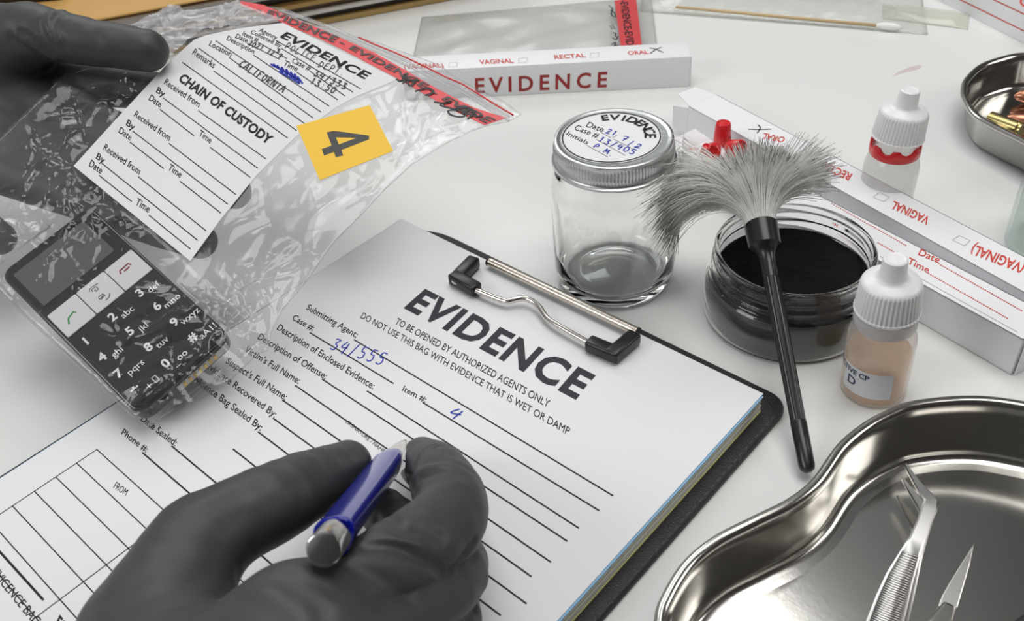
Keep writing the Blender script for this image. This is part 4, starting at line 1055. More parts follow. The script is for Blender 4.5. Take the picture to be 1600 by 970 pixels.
# gathered, folded-over film above the label
GP = [(205, 47), (240, 31), (270, 17), (283, 20), (298, 26), (332, 19), (372, 9), (395, 20), (420, 28), (446, 37), (400, 42), (352, 49), (322, 56), (300, 68), (282, 84), (262, 104), (246, 122), (252, 96), (268, 80), (255, 62)]
GUV = np.array([buv(p) for p in GP]); g0 = GUV.min(0); g1 = GUV.max(0); cs_ = 0.0007
X_, Y_ = np.meshgrid(np.arange(g0[0], g1[0], cs_), np.arange(g0[1], g1[1], cs_), indexing='ij'); ins2 = inside(np.stack([X_[:-1, :-1].ravel() + cs_ / 2, Y_[:-1, :-1].ravel() + cs_ / 2], 1), GUV).reshape(X_.shape[0] - 1, X_.shape[1] - 1)
CRE_S = CRE; CRE = []
creases((330, 40), 0.045, 170, 0.0016, 0.016, 0.0015, 30)
hg = 0.0030 + np.abs(crinkle(X_.ravel(), Y_.ravel())).reshape(X_.shape)
CRE = CRE_S
u2 = np.zeros(X_.shape, bool)
for a in (0, 1):
    for b in (0, 1): u2[a:X_.shape[0] - 1 + a, b:X_.shape[1] - 1 + b] |= ins2
id2 = -np.ones(X_.shape, int); id2[u2] = np.arange(u2.sum()); I, J = np.nonzero(ins2)
vg = to_world(np.stack([X_[u2], Y_[u2]], 1), hg[u2])
obj('gathered_film', [tuple(p) for p in vg], [tuple(int(k) for k in q) for q in np.stack([id2[I, J], id2[I + 1, J], id2[I + 1, J + 1], id2[I, J + 1]], 1)], film('folded_film', (0.90, 0.90, 0.91), 1.5, 0.12, 0.42, (0.84, 0.84, 0.87), bump=0.3, bscale=120, bdist=0.0015, transl=0.3), held, True)
# label
class BagSurf:
    def __init__(s, h): s.h = h; s.n = BN
    def __call__(s, p, e=0): return BPL(p, s.h + e)
def sheet_on_bag(name, pxs, h, t, m, parent):
    C_ = [BPL(p, h) for p in pxs]; n = len(C_)
    f = [tuple(range(n, 2 * n)), tuple(reversed(range(n)))] + [(i, (i + 1) % n, n + (i + 1) % n, n + i) for i in range(n)]
    if (C_[1] - C_[0]).cross(C_[2] - C_[1]).dot(BN) < 0: f = [tuple(reversed(q)) for q in f]
    return obj(name, C_ + [p + BN * t for p in C_], f, m, parent)
HL = 0.0017
lab = sheet_on_bag('custody_label', LAB_PX, HL - 0.0002, 0.0002, M_paper, held)
LS = BagSurf(HL)
m = MB(); put_text(m, 'EVIDENCE', LS, (437, 57.5), (570, 123.5), (448, 50), 0.032, 1.06); m.obj('printed_heading', M_ink, lab); m = MB()
put_text(m, 'CHAIN OF CUSTODY', LS, (278, 125), (419, 226), (287, 114.5), 0.035, 1.02)
m.obj('printed_heading', M_ink, lab)
m = MB()
for s, a, b, c in (('Agency', (404, 49), (431, 62.5), (408, 43)), ('Collected By', (391, 52), (438, 74.5), (394.5, 46.5)), ('Item #', (378, 55), (402, 66), (381.5, 49)), ('Date', (367, 59), (385.5, 67), (371, 52.5)),
   ('Description', (353.5, 62), (396, 84), (357, 55.5)), ('Location', (326, 71), (360, 89), (330, 63.5)), ('Remarks', (300, 84.5), (333.5, 107), (305, 76)), ('Case #', (455, 97), (483, 111), (459.5, 90.5)), ('Time', (442, 101.5), (463, 112), (446.5, 94)),
   ('Received from', (256, 131), (310, 168), (260.5, 122.5)), ('By', (243.5, 144), (255.5, 152), (247.5, 135.5)), ('Date', (232, 156), (250, 168), (236.5, 147.5)), ('Time', (310, 211), (328.5, 224.5), (314, 202.5)),
   ('Received from', (209, 181.5), (264, 220), (213.5, 173)), ('By', (196.5, 195.5), (208.5, 204), (200.5, 186.5)), ('Date', (185, 207), (203.5, 220), (189, 198)), ('Time', (262, 264.5), (281.5, 278), (266.5, 255.5)),
   ('Received from', (161, 233.5), (217, 273), (165.5, 224.5)), ('By', (149.5, 247.5), (161.5, 256), (153.5, 238.5)), ('Date', (138.5, 259), (157.5, 272), (143, 249.5)), ('Time', (211, 319), (232, 332.5), (215.5, 309))):
    put_text(m, s, LS, a, b, c, 0.008)
m.obj('printed_text', M_ink, lab)
m = MB()
for a, b in (((431, 63), (564, 139)), ((440, 76), (551.6, 144)), ((403, 66), (449, 92)), ((484, 111), (539, 150)), ((386, 67.5), (437, 93)), ((464, 113), (527.5, 156)), ((396, 86), (514.5, 166)), ((337, 63.6), (502, 175.4)),
   ((358, 90), (489.7, 184.7)), ((310, 75), (475.8, 193)), ((334, 111), (463.4, 204)), ((285, 97.4), (449.5, 215.6)),
   ((310, 173), (415.5, 248.3)), ((255, 153), (402.5, 262.7)), ((250, 171), (303, 212)), ((328, 230), (391, 277)), ((264, 224), (368.7, 304)), ((207, 204.5), (356, 319)), ((203, 222), (256, 263.5)), ((281, 283), (345.4, 333)),
   ((216, 276), (322, 360.6)), ((159, 255), (309, 375.5)), ((155, 274), (206, 315)), ((232.6, 336), (297.6, 389))): put_line(m, LS, a, b, 0.00045)
m.obj('printed_lines', M_ink, lab)
m = MB()
put_hand(m, '2021.12.7', LS, (387, 70), (439, 93), (391, 63), 0.00055); put_hand(m, '3', LS, (430, 81), (438, 84), (432, 75), 0.0006)
put_hand(m, 'CALIFORNIA', LS, (372, 103), (443, 146), (379, 94), 0.0006)
put_hand(m, 'POLICE', LS, (444, 75), (492, 97), (449, 66), 0.0004); put_hand(m, 'DEPT.', LS, (496, 104), (538, 119), (501, 95), 0.0004)
put_hand(m, '34/333', LS, (489, 118), (541, 141), (493, 109), 0.0006); put_hand(m, '13:50', LS, (483, 130), (523, 147), (488, 121), 0.0006)
m.obj('handwriting', M_blackpen, lab)
m = MB(); put_strokes(m, [[(423, 100), (430, 104), (427, 100), (436, 108), (433, 102), (442, 114), (440, 105), (449, 118), (447, 108), (456, 122), (454, 112), (462, 127), (460, 115), (468, 131), (465, 120), (473, 131)], [(424, 102), (440, 109), (455, 118), (470, 127)], [(436, 112), (452, 121), (466, 130)]], LS, 0.0008)
m.obj('blue_scribble', M_bluepen, lab)
# yellow number sticker
st = sheet_on_bag('number_sticker', STK_PX, HL + 0.0001, 0.0002, mat('yellow_sticker', (0.90, 0.55, 0.03), 0.5), held)
def px4(q): return (400 + q[0] / 3.2325, q[1] / 3.2325)
o4 = [(357, 668), (393, 660), (571, 684), (571, 703), (431, 757), (440, 785), (403, 793), (394, 767), (343, 785), (332, 752), (382, 735)]
h4 = [(404, 693), (507, 696), (418, 729)]
b = bmesh.new(); ed = []
for ring in (o4, h4):
    vs = [b.verts.new(BPL(px4(q), HL + 0.00036)) for q in ring]
    ed += [b.edges.new((vs[i], vs[(i + 1) % len(vs)])) for i in range(len(vs))]
bmesh.ops.triangle_fill(b, use_beauty=True, use_dissolve=False, edges=ed)
for f_ in b.faces:
    if f_.normal.dot(BN) < 0: f_.normal_flip()
MB().bm(b).obj('numeral', mat('charcoal_ink', (0.05, 0.052, 0.05), 0.55), st)
# red tape
def strip(name, top, bot, h, t, m, parent):
    n = len(top); A = [BPL(p, h) for p in top]; B = [BPL(p, h) for p in bot]; vv = []; ff = []
    for a, b_ in zip(A, B): vv += [a, b_, a + BN * t, b_ + BN * t]
    for i in range(n - 1):
        k = 4 * i; ff += [(k + 2, k + 3, k + 7, k + 6), (k, k + 4, k + 5, k + 1), (k, k + 2, k + 6, k + 4), (k + 1, k + 5, k + 7, k + 3)]
    ff += [(0, 1, 3, 2), (4 * n - 4, 4 * n - 2, 4 * n - 1, 4 * n - 3)]
    return obj(name, vv, ff, m, parent)
M_tape = mat('red_evidence_tape', (0.74, 0.075, 0.085), 0.38)
tape = strip('red_tape', TAPE_T, TAPE_B, HL - 0.0003, 0.0002, M_tape, held)
m = MB(); TS = BagSurf(HL + 0.0001)
def arc_text(mb, s, surf, pts_b, pts_t, bold):
    """text whose baseline and cap line follow two photo polylines"""
    v, f = text_geo(s, bold, 1.05); x0 = min(p[0] for p in v); x1 = max(p[0] for p in v)
    def along(pl, t):
        L_ = [0]
        for a, b_ in zip(pl[:-1], pl[1:]): L_.append(L_[-1] + math.hypot(b_[0] - a[0], b_[1] - a[1]))
        d = t * L_[-1]
        for i in range(len(pl) - 1):
            if d <= L_[i + 1] or i == len(pl) - 2:
                q = (d - L_[i]) / (L_[i + 1] - L_[i]); return (pl[i][0] + (pl[i + 1][0] - pl[i][0]) * q, pl[i][1] + (pl[i + 1][1] - pl[i][1]) * q)
    out = []
    for p in v:
        t = (p[0] - x0) / (x1 - x0); a = along(pts_b, t); b_ = along(pts_t, t); w = p[1] / CAP
        out.append(Vector(surf((a[0] + (b_[0] - a[0]) * w, a[1] + (b_[1] - a[1]) * w), 0.0001)))
    mb.add(out, f)
arc_text(m, '- EVIDENCE', TS, [(400, 17), (435, 29), (470, 44), (522, 66)], [(404, 10), (442, 22), (478, 37), (530, 58)], 0.03)
arc_text(m, '- EVIDENCE', TS, [(528, 66.5), (575, 91), (620, 115), (662, 138)], [(535, 62), (583, 86), (628, 109.5), (671, 133)], 0.03)
arc_text(m, '- EVIDE', TS, [(672, 144), (700, 160), (730, 177), (760, 192)], [(680, 140), (708, 155), (740, 171), (775, 187)], 0.03)
m.obj('printed_text', mat('tape_print', (0.085, 0.055, 0.055), 0.5), tape)
def pc(L): return [[px4(q) for q in s] for s in L]
m = MB(); put_strokes(m, pc([[(708, 400), (735, 412), (752, 378), (758, 395), (742, 425)], [(718, 412), (770, 405), (822, 406)], [(760, 398), (778, 436), (803, 408)], [(838, 450), (803, 464)], [(838, 450), (872, 446), (896, 466), (862, 482)], [(857, 478), (862, 486)],
   [(898, 516), (945, 522), (986, 514), (930, 532), (1012, 556), (972, 560), (985, 582), (1040, 592), (1062, 572), (1008, 550), (1082, 545), (1038, 578)], [(1100, 570), (1068, 606)], [(1088, 548), (1118, 592)], [(1125, 588), (1146, 584)]]), BagSurf(HL + 0.0003), 0.0011)
m.obj('signature', M_blackpen, held)
# zip lock
ZL = [(560, 58), (586, 69.5), (616.5, 82), (641, 93), (663, 103.6), (697, 120.6), (725, 133), (765, 158), (802, 180)]
zp = MB(); zp.add(*tube(catmull([BPL(p, 0.0014) for p in ZL], 6), 0.00042, 8)); zp.obj('zip_line', M_red, held, True, 'red zip line along the bag mouth')
ZC = [(436, 17), (471, 29), (518, 46), (552, 60), (584, 74), (614, 87), (638, 98), (660, 109), (692, 125), (722, 139), (760, 163), (796, 184)]
M_zip = film('clear_zip', (0.93, 0.935, 0.94), 1.5, 0.15, 0.35, (0.82, 0.83, 0.84))
for k, dy in enumerate((0, 6)):
    zp = MB(); zp.add(*tube(catmull([BPL((x, y + dy - 1), 0.0012) for x, y in ZC], 6), 0.0006, 8)); zp.obj('zip_ridge', M_zip, held, True)

# ---- phone
phn = thing('mobile_phone', 'black button phone with a white call-key row inside the held evidence bag', 'phone', tuple(ph_xyz(PW / 2, PLEN / 2, -PTH)))
def ph_slab(name, pts, h0, h1, m, parent, bev=0.0, seg=2):
    b = bmesh.new(); lo_ = [b.verts.new(ph_xyz(x, y, h0)) for x, y in pts]; hi_ = [b.verts.new(ph_xyz(x, y, h1)) for x, y in pts]; n = len(pts)
    b.faces.new(list(reversed(lo_))); b.faces.new(hi_)
    for i in range(n): b.faces.new((lo_[i], lo_[(i + 1) % n], hi_[(i + 1) % n], hi_[i]))
    bmesh.ops.recalc_face_normals(b, faces=b.faces)
    if bev: bmesh.ops.bevel(b, geom=[e for e in b.edges if abs((e.verts[0].co - e.verts[1].co).normalized().dot(BN)) < 0.5], offset=bev, segments=seg, profile=.5, affect='EDGES')
    return MB().bm(b).obj(name, m, parent, False, None, 40)
M_case = mat('dark_maroon_gloss', (0.016, 0.008, 0.010), 0.16, coat=0.4)
M_face = mat('black_gloss_face', (0.010, 0.010, 0.011), 0.14, coat=0.5)
M_scr = mat('grey_screen', (0.10, 0.10, 0.105), 0.10, coat=0.8)
M_key = mat('white_key', (0.72, 0.71, 0.72), 0.3)
ph_slab('phone_body', round_rect(0, 0, PW, PLEN, 0.0055, 6), -PTH, -0.0008, M_case, phn, 0.0012, 3)
ph_slab('front_plate', round_rect(0.0015, 0.0012, PW - 0.0012, PLEN - 0.001, 0.005, 6), -0.0010, -0.0004, M_face, phn, 0.0002, 1)
def pl4(px): return [plocal(p) for p in px]
scq = pl4([(76, 469), (175, 391), (155, 374), (150, 370), (20, 427)])
scq = pl4([(78, 470), (174, 391), (152, 372), (20, 427)])
# screen rectangle aligned with the phone
xs = [p[0] for p in scq]; ys = [p[1] for p in scq]
ks = pl4([(76, 498), (110.7, 531.4), (233.6, 417.6), (198, 388.8)])
ky0 = (ks[1][1] + ks[2][1]) / 2; ky1 = (ks[0][1] + ks[3][1]) / 2
ph_slab('screen', round_rect(0.0040, 0.0712, 0.0408, 0.0948, 0.0008, 2), -0.0005, -0.00025, M_scr, phn)
kx0, kx1 = 0.0018, PW - 0.0016
thr = (kx1 - kx0) / 3
keys = []
for i in range(3):
    keys.append(ph_slab('call_key', round_rect(kx0 + thr * i + 0.0002, ky0, kx0 + thr * (i + 1) - 0.0002, ky1, 0.0006, 2), -0.0005, 0.0002, M_key, phn, 0.0002, 1))
ph_slab('keypad', round_rect(0.0024, 0.0035, PW - 0.002, ky0 - 0.0006, 0.003, 4), -0.0005, -0.0001, mat('keypad_black', (0.013, 0.013, 0.015), 0.25, coat=0.3), phn, 0.0002, 1)
m = MB()
def ktext(s, px, cap, bold=0.02, h=0.00005, dx=0, mm=None):
    x, y = plocal(px); v, f = text_geo(s, bold, 1.0); x0 = min(p[0] for p in v); x1 = max(p[0] for p in v); sc = cap / CAP
    (mm or m).add([ph_xyz(x + dx + (p[0] - (x0 + x1) / 2) * sc, y + (p[1] - CAP / 2) * sc, h) for p in v], f)
def c5(x, y): return (x / 3.2325, 300 + y / 3.2325)
for s, p in (('3', (705, 508)), ('2', (567, 630)), ('1', (432, 752)), ('6', (792, 576)), ('5', (655, 702)), ('4', (515, 833)), ('9', (880, 656)), ('8', (748, 782)), ('7', (598, 914)), ('#', (970, 732)), ('0', (835, 864))): ktext(s, c5(*p), 0.0040, 0.03)
for s, p in (('def', (775, 478)), ('abc', (642, 606)), ('mno', (868, 548)), ('jkl', (722, 682)), ('ghi', (590, 808)), ('wxyz', (958, 626)), ('tuv', (818, 758)), ('pqrs', (684, 884)), ('aA1', (1040, 708)), ('!', (1083, 670))): ktext(s, c5(*p), 0.0030, 0.005)
ktext('oo', c5(918, 822), 0.0030, 0.01); ktext('_', c5(888, 862), 0.003, 0.01)
ktext('*', (214.7, 612), 0.0056, 0.03); ktext('+', (233, 603), 0.0032, 0.01)
x, y = plocal((243, 592))
for a, b_ in (((-.0009, -.0015), (.0009, -.0015)), ((.0009, -.0015), (.0009, .0015)), ((.0009, .0015), (-.0009, .0015)), ((-.0009, .0015), (-.0009, -.0015))):
    ribbon(m, [ph_xyz(x + a[0], y + a[1], 0.00005), ph_xyz(x + b_[0], y + b_[1], 0.00005)], 0.0003, None, 0, BN)
m.obj('key_print', mat('key_print_white', (0.80, 0.80, 0.78), 0.5), phn)
def kstroke(px, w, mm_, parent, name):
    mb_ = MB()
    for st_ in px: ribbon(mb_, [ph_xyz(*plocal(c5(*q)), 0.00026) for q in st_], w, None, 0, BN)
    return mb_.obj(name, mm_, parent)
kstroke([[(350, 668), (346, 640), (372, 605), (385, 610)]], 0.0008, mat('green_print', (0.03, 0.28, 0.07), 0.5), keys[0], 'green_handset_mark')
kstroke([[(612, 415), (606, 400), (648, 362), (662, 368)], [(628, 402), (655, 378)]], 0.0008, mat('dark_red_print', (0.20, 0.02, 0.025), 0.5), keys[2], 'red_handset_mark')
kstroke([[(452, 505), (455, 490), (495, 462)], [(470, 505), (465, 495), (485, 478), (498, 490), (488, 503), (478, 498), (486, 492)], [(502, 540), (500, 530), (520, 515), (533, 522), (512, 542), (502, 540)], [(512, 536), (524, 518)], [(535, 548), (553, 530), (556, 510)]], 0.0004, M_ink, keys[1], 'menu_mark')
# connector strip on the lower end face
def ph_box(name, x0, x1, y0, y1, h0, h1, m, parent): return ph_slab(name, [(x0, y0), (x1, y0), (x1, y1), (x0, y1)], h0, h1, m, parent)
ph_box('connector_strip', PW * .38, PW * .93, -0.0004, 0.0004, -0.0072, -0.0030, mat('grey_metal', (0.55, 0.55, 0.52), 0.35, metal=1), phn)
M_gold = mat('gold_contact', (0.75, 0.55, 0.20), 0.3, metal=1)
for i in range(7):
    x = PW * (.44 + .055 * i); ph_box('gold_contact', x, x + 0.0014, -0.0007, 0.0002, -0.0066, -0.0036, M_gold, phn)
ph_box('charge_socket', PW * .20, PW * .29, -0.0005, 0.0004, -0.0066, -0.0034, M_blkplastic, phn)

# ================================================================== gloved hands: one implicit surface each
def A3(v): return np.array([v[0], v[1], v[2]], np.float32)
def cone(X, a, b, ra, rb):
    a, b = A3(a), A3(b); e = b - a; L2 = float(e @ e) + 1e-12
    t = np.clip(((X[0] - a[0]) * e[0] + (X[1] - a[1]) * e[1] + (X[2] - a[2]) * e[2]) / L2, 0, 1)
    d = np.sqrt((X[0] - a[0] - t * e[0]) ** 2 + (X[1] - a[1] - t * e[1]) ** 2 + (X[2] - a[2] - t * e[2]) ** 2)
    return d - (ra + (rb - ra) * t)
def smin(a, b, k):
    h = np.maximum(k - np.abs(a - b), 0) / k; return np.minimum(a, b) - h * h * k * 0.25
def smax(a, b, k): return -smin(-a, -b, k)
def chain(X, pts, rad, k=0.0):
    P = catmull(pts, 5); R_ = [q.x for q in catmull([V3(a, 0, 0) for a in rad], 5)]; d = None
    for i in range(len(P) - 1):
        c = cone(X, P[i], P[i + 1], R_[i], R_[i + 1]); d = c if d is None else np.minimum(d, c)
    return d
def curve_dist(X, pts):
    d = None
    P = catmull(pts, 5)
    for a, b in zip(P[:-1], P[1:]):
        c = cone(X, a, b, 0, 0); d = c if d is None else np.minimum(d, c)
    return d
def surface_net(fn, lo, hi, h):
    n = [int(math.ceil((hi[i] - lo[i]) / h)) + 1 for i in range(3)]
    ax_ = [np.float32(lo[i]) + np.arange(n[i], dtype=np.float32) * np.float32(h) for i in range(3)]
    D = np.empty(n, np.float32); B = 24
    for i in range(0, n[0], B):
        X = np.meshgrid(ax_[0][i:i + B], ax_[1], ax_[2], indexing='ij'); D[i:i + B] = fn(X)
    D[0] = D[-1] = np.maximum(D[0], 1e-4); D[0] = np.maximum(D[0], 1e-4); D[-1] = np.maximum(D[-1], 1e-4)
    D[:, 0] = np.maximum(D[:, 0], 1e-4); D[:, -1] = np.maximum(D[:, -1], 1e-4); D[:, :, 0] = np.maximum(D[:, :, 0], 1e-4); D[:, :, -1] = np.maximum(D[:, :, -1], 1e-4)
    s = D < 0
    c = [D[a:n[0] - 1 + a, b:n[1] - 1 + b, e:n[2] - 1 + e] for a in (0, 1) for b in (0, 1) for e in (0, 1)]
    sc = [q < 0 for q in c]; cnt = sum(q.astype(np.int8) for q in sc); act = (cnt > 0) & (cnt < 8)
    I = np.argwhere(act); idx = -np.ones(act.shape, np.int64); idx[act] = np.arange(len(I))
    offs = [(a, b, e) for a in (0, 1) for b in (0, 1) for e in (0, 1)]
    val = np.stack([q[act] for q in c], 1); acc = np.zeros((len(I), 3)); num = np.zeros(len(I))
    for p in range(8):
        for q in range(p + 1, 8):
            if sum(abs(offs[p][k] - offs[q][k]) for k in range(3)) != 1: continue
            m_ = (val[:, p] < 0) != (val[:, q] < 0); t = val[m_, p] / (val[m_, p] - val[m_, q])
            o = np.array(offs[p])[None] + t[:, None] * (np.array(offs[q]) - np.array(offs[p]))[None]
            acc[m_] += o; num[m_] += 1
    V = (I + acc / num[:, None]) * h + np.array(lo)[None]
    F = []
    for axis in range(3):
        a1, a2 = (axis + 1) % 3, (axis + 2) % 3
        sl0 = [slice(None)] * 3; sl1 = [slice(None)] * 3; sl0[axis] = slice(0, -1); sl1[axis] = slice(1, None)
        ch = s[tuple(sl0)] != s[tuple(sl1)]; E = np.argwhere(ch)
        ok = (E[:, a1] > 0) & (E[:, a2] > 0) & (E[:, a1] < n[a1] - 1) & (E[:, a2] < n[a2] - 1); E = E[ok]
        ins_ = s[E[:, 0], E[:, 1], E[:, 2]]
        def ix(d1, d2):
            q = E.copy(); q[:, a1] -= d1; q[:, a2] -= d2; return idx[q[:, 0], q[:, 1], q[:, 2]]
        Q = np.stack([ix(1, 1), ix(0, 1), ix(0, 0), ix(1, 0)], 1); Q[~ins_] = Q[~ins_][:, ::-1]; F.append(Q)
    return V, np.concatenate(F)
def keep_largest(V, F):
    par = np.arange(len(V))
    e = np.concatenate([F[:, [0, 1]], F[:, [1, 2]], F[:, [2, 3]]])
    for _ in range(200):
        m_ = np.minimum(par[e[:, 0]], par[e[:, 1]]); old = par.copy()
        np.minimum.at(par, e[:, 0], m_); np.minimum.at(par, e[:, 1], m_); par = par[par]
        if (old == par).all(): break
    r, c = np.unique(par, return_counts=True); k = r[c.argmax()]; good = par == k
    remap = -np.ones(len(V), int); remap[good] = np.arange(good.sum())
    return V[good], remap[F[good[F[:, 0]]]]
def smooth_mesh(V, F, it=2, lam=0.5):
    e = np.concatenate([F[:, [0, 1]], F[:, [1, 2]], F[:, [2, 3]], F[:, [3, 0]]])
    for _ in range(it):
        for l in (lam, -lam * 1.03):
            acc = np.zeros_like(V); num = np.zeros(len(V)); np.add.at(acc, e[:, 0], V[e[:, 1]]); np.add.at(acc, e[:, 1], V[e[:, 0]]); np.add.at(num, e[:, 0], 1); np.add.at(num, e[:, 1], 1)
            V = V + l * (acc / num[:, None] - V)
    return V
def hand_obj(name, fn, lo, hi, h, label):
    V, F = surface_net(fn, lo, hi, h); V, F = keep_largest(V, F); V = smooth_mesh(V, F, 2)
    o = obj(name, V.tolist(), F.tolist(), M_glove, None, True); tag(o, label, 'hand'); return o

# ---- pen
penE = V3(0, 0, CZ) + ray(505, 860).normalized() * 0.243
penT = at(634, 688, ZP + 0.0004)
pax = (penT - penE).normalized(); PL = (penT - penE).length
Mp = Matrix.Translation(penE) @ pax.to_track_quat('Z', 'Y').to_matrix().to_4x4()
pen = thing('pen', 'blue ballpoint pen with a silver end cap gripped by the writing hand', 'pen', penT)
RPEN = 0.0054
lobj('end_cap', [(0, 0), (0.0037, 0), (0.0043, 0.0003), (0.0045, 0.0010), (0.0045, 0.0125), (0, 0.0125)], mat('brushed_silver', (0.62, 0.61, 0.59), 0.16, metal=1), pen, penE, M=Mp, n=64)
def tri(k, a, r): return r * (1 - 0.085 * math.cos(3 * a + 2.0))
M_penblue = mat('blue_barrel', (0.005, 0.009, 0.27), 0.13, spec=0.3)
lobj('barrel', [(0, 0.0122), (0.0047, 0.0122), (0.0052, 0.0126), (0.0052, 0.0142), (0.0050, 0.0150), (0.0050, PL - 0.044), (0.0044, PL - 0.038), (0.0041, PL - 0.0345), (0, PL - 0.034)], M_penblue, pen, penE, M=Mp, n=96, rfun=tri)
lobj('silver_cone', [(0, PL - 0.0345), (0.0038, PL - 0.0345), (0.0030, PL - 0.020), (0.0014, PL - 0.006), (0.0011, PL - 0.003), (0.0006, PL - 0.0025), (0.0004, PL), (0, PL)], M_chrome, pen, penE, M=Mp, n=48)

# ---- writing hand (right hand)
RH = dict(tt=at(543, 726, .037), ti=at(446, 776, .055), tm=at(306, 856, .060), tc=at(228, 1005, .058),
          i0=at(660, 722, .0275), i1=at(690, 750, .044), i2=at(690, 826, .0600), i3=at(452, 972, .078),
          m0=at(600, 800, .024), m1=at(648, 842, .030), m2=at(706, 897, .043), m3=at(500, 1040, .073),
          r0=at(585, 880, .022), r1=at(640, 912, .022), r2=at(702, 968, .030), r3=at(520, 1110, .062),
          p0=at(560, 960, .021), p1=at(610, 990, .020), p2=at(668, 1046, .024), p3=at(500, 1180, .048),
          w=at(215, 1230, .062), w2=at(150, 1600, .060))
def right_hand(X):
    r = RH
    th = chain(X, [r['tt'], r['ti'], r['tm'], r['tc']], [.0086, .0122, .0135, .0155])
    ix = chain(X, [r['i0'], r['i1'], r['i2'], r['i3']], [.0090, .0108, .0118, .0118])
    mi = chain(X, [r['m0'], r['m1'], r['m2'], r['m3']], [.0084, .0096, .0112, .0124])
    ri = chain(X, [r['r0'], r['r1'], r['r2'], r['r3']], [.0078, .0086, .0100, .0120], .005)
    pi = chain(X, [r['p0'], r['p1'], r['p2'], r['p3']], [.0070, .0076, .0088, .0115], .005)
    palm = chain(X, [r['i3'], r['m3'], r['r3'], r['p3']], [.0112, .0135, .0135, .013], .012)
    palm = smin(palm, cone(X, r['i3'], r['w'], .0115, .020), .014)
    palm = smin(palm, cone(X, r['m3'], r['w'], .0135, .021), .014); palm = smin(palm, cone(X, r['p3'], r['w'], .013, .020), .014)
    palm = smin(palm, cone(X, r['tc'], r['w'], .015, .019), .014); palm = smin(palm, cone(X, r['tm'], r['w'], .0112, .018), .012)
    palm = smin(palm, cone(X, r['w'], r['w2'], .021, .027), .02)
    palm = smin(palm, cone(X, r['tc'], r['i3'].lerp(r['w'], .35), .013, .012), .014)
    f = smin(ix, mi, .0006); f = smin(f, ri, .0006); f = smin(f, pi, .0006)
    d = smin(palm, th, .010); d = smin(d, f, .0045)
    # stretch folds of the glove
    for pts, dep, w in RFOLD:
        q = curve_dist(X, pts); d = d + dep * np.exp(-(q / w) ** 2)
    d = d + 0.00018 * np.sin(X[0] * 420 + 2 * np.sin(X[1] * 190)) * np.sin(X[1] * 350 + 2 * np.sin(X[2] * 260))
    pen_d = cone(X, penE - pax * 0.01, penT, RPEN + 0.0007, RPEN + 0.0005)
    d = smax(d, -pen_d, .0012)
    return smax(d, (ZP + 0.0004) - X[2], .002)
def fold(pxs, zs): return [at(x, y, z) for (x, y), z in zip(pxs, zs)]
RFOLD = []
def hit(fn, px, t0=0.12, t1=0.45):
    d = ray(*px).normalized(); t = np.linspace(t0, t1, 900, dtype=np.float32)
    v = fn([np.float32(d.x) * t, np.float32(d.y) * t, np.float32(CZ) + np.float32(d.z) * t]); k = np.nonzero(v < 0)[0]
    if len(k) == 0: k = [int(np.argmin(v))]
    tt = float(t[k[0]]); return V3(d.x * tt, d.y * tt, CZ + d.z * tt)
def folds(fn, spec): return [([hit(fn, p) for p in pts], dep, w) for pts, dep, w in spec]
RFOLD = folds(right_hand, [
 ([(676, 698), (660, 708), (648, 724), (641, 742), (638, 758)], .0022, .0012),
 ([(690, 736), (672, 740), (655, 748)], .0013, .0013),
 ([(686, 728), (668, 731), (652, 738)], -.0006, .0022),
 ([(588, 813), (620, 816), (655, 826), (690, 838)], .0012, .0016),
 ([(569, 853), (610, 854), (655, 870), (692, 892)], .0030, .0014),
 ([(560, 838), (605, 840), (650, 854)], -.0010, .0030),
 ([(741, 846), (726, 866), (704, 890)], .0024, .0012),
 ([(760, 930), (745, 945), (730, 968)], .0020, .0012),
 ([(415, 900), (455, 912), (490, 935), (505, 965)], .0011, .0030),
 ([(440, 893), (480, 903), (520, 925)], .0010, .0022),
 ([(520, 878), (560, 890), (610, 912), (640, 938)], .0010, .0022),
])
allp = np.array([A3(v) for k, v in RH.items() if k != 'w2'])
lo_ = allp.min(0) - 0.03; hi_ = allp.max(0) + 0.028; lo_[2] = 0.004; lo_[1] -= 0.05
rhand = hand_obj('gloved_hand', right_hand, lo_, hi_, 0.0008, 'black gloved hand writing on the evidence form with a blue pen')

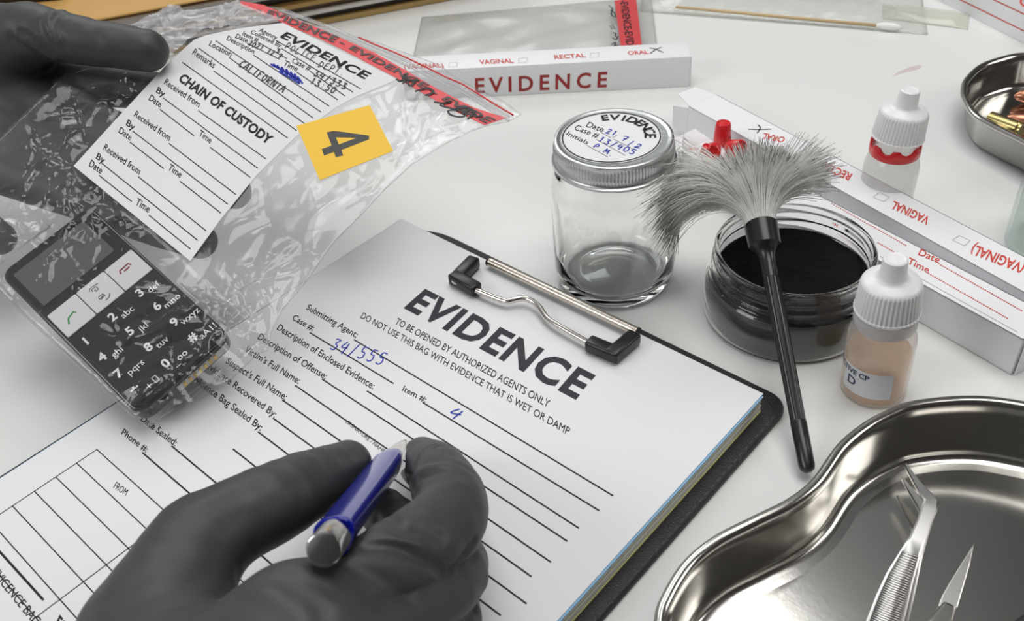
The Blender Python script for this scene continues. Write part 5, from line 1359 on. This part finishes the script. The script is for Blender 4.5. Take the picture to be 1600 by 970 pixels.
# ---- holding hand (left hand)
def ab(px, h): return BPL(px, h)
LHD = dict(tt=ab((230, 79), .0115), ti=ab((143, 66), .0145), tm=ab((48, 52), .0130), tc=ab((-60, 60), -.004),
           i0=ab((366, 300), -.0120), i1=ab((285, 255), -.0145), i2=ab((180, 205), -.0175), i3=ab((-10, 135), -.018),
           m0=ab((311, 376), -.0125), m1=ab((240, 352), -.0155), m2=ab((150, 318), -.019), m3=ab((-40, 245), -.020),
           r0=ab((-2, 372), -.022), r1=ab((-30, 352), -.024), r2=ab((-60, 330), -.026), r3=ab((-95, 300), -.022),
           w=ab((-220, 130), -.012), w2=ab((-480, 80), -.01))
HBK = None
def h_back_field(u, v):
    pm = phone_mask(u, v); return -0.0045 - (PTH - 0.0025) * pm
def left_hand(X):
    r = LHD
    th = chain(X, [r['tt'], r['ti'], r['tm'], r['tc']], [.0100, .0112, .0132, .0185], .006)
    ix = chain(X, [r['i0'], r['i1'], r['i2'], r['i3']], [.0079, .0090, .0100, .0145], .005)
    mi = chain(X, [r['m0'], r['m1'], r['m2'], r['m3']], [.0082, .0092, .0102, .0140], .005)
    ri = chain(X, [r['r0'], r['r1'], r['r2'], r['r3']], [.0080, .0088, .0096, .012], .005)
    palm = chain(X, [r['i3'], r['m3'], r['r3']], [.0145, .0140, .012], .012)
    for k, a, b in (('i3', .0145, .024), ('m3', .014, .022), ('tc', .0185, .024), ('r3', .012, .02)): palm = smin(palm, cone(X, r[k], r['w'], a, b), .014)
    palm = smin(palm, cone(X, r['tm'], r['i3'], .0118, .0135), .012)
    palm = smin(palm, cone(X, r['w'], r['w2'], .024, .028), .02)
    palm = smin(palm, cone(X, ab((0, 105), -.022), ab((285, 150), -.0150), .014, .0090), .010)
    palm = smin(palm, cone(X, ab((0, 200), -.020), ab((190, 275), -.0185), .014, .0085), .010)
    U = X[0] - BP.x; dz = X[2] - BP.z; dy = X[1] - BP.y
    Vv = dy * BV.y + dz * BV.z; Hh = dy * BN.y + dz * BN.z
    th = smax(th, 0.0026 - Hh - 10 * np.maximum(0, BEDGE(U, Vv)), .002)
    hb_ = h_back_field(U, Vv)
    f = smin(ix, mi, .0015); f = smin(f, ri, .0015)
    low = smin(palm, f, .008)
    # whatever lies under the bag stays below its back sheet
    low = smax(low, Hh - hb_ - 10 * np.maximum(0, BEDGE(U, Vv)), .002)
    d = smin(low, th, .009)
    for pts, dep, w in LFOLD:
        q = curve_dist(X, pts); d = d + dep * np.exp(-(q / w) ** 2)
    keepout = np.maximum(np.abs(Hh - (hb_ + 0.0020) / 2) - (0.0021 - hb_) / 2, BEDGE(U, Vv) - 0.001)
    d = smax(d, -keepout, .001)
    return d + 0.00015 * np.sin(X[0] * 420 + 2 * np.sin(X[1] * 190)) * np.sin(X[1] * 350 + 2 * np.sin(X[2] * 260))
# left edge of the bag as a line: negative inside the bag, positive on the hand's side
e0 = np.array(buv((-110, 318))); e1 = np.array(buv((205, 25))); ed_ = (e1 - e0) / np.linalg.norm(e1 - e0)
def BEDGE(U, Vv): return -(ed_[0] * -1 * (Vv - e0[1]) * -1 * -1 + ed_[1] * (U - e0[0]))
_t = BEDGE(np.array(buv((300, 300))[0]), np.array(buv((300, 300))[1]))
if _t > 0:
    _B = BEDGE
    def BEDGE(U, Vv): return -_B(U, Vv)
def afold(pxs, hs): return [ab(p, h) for p, h in zip(pxs, hs)]
LFOLD = []
def lhit(p): return hit(left_hand, p, 0.25, 0.75)
LFOLD = [([lhit(p) for p in pts], dep, w) for pts, dep, w in [
 ([(100, 16), (82, 20), (75, 32), (80, 50), (93, 66)], -.0011, .0016),
 ([(92, 22), (84, 34), (88, 52), (102, 72)], .0014, .0014),
 ([(34, 50), (55, 64), (82, 84)], .0018, .0018),
 ([(60, 36), (68, 56), (84, 76)], .0013, .0016),
 ([(18, 60), (45, 78), (74, 94)], .0016, .0020),
 ([(26, 54), (50, 70), (78, 88)], -.0006, .0022),
 ([(150, 28), (146, 48), (152, 70)], .0005, .003)]]
allp = np.array([A3(v) for k, v in LHD.items() if k != 'w2'])
lo_ = allp.min(0) - 0.03; hi_ = allp.max(0) + 0.026
lhand = hand_obj('gloved_hand', left_hand, lo_, hi_, 0.00125, 'black gloved hand pinching the evidence bag between thumb and fingers')
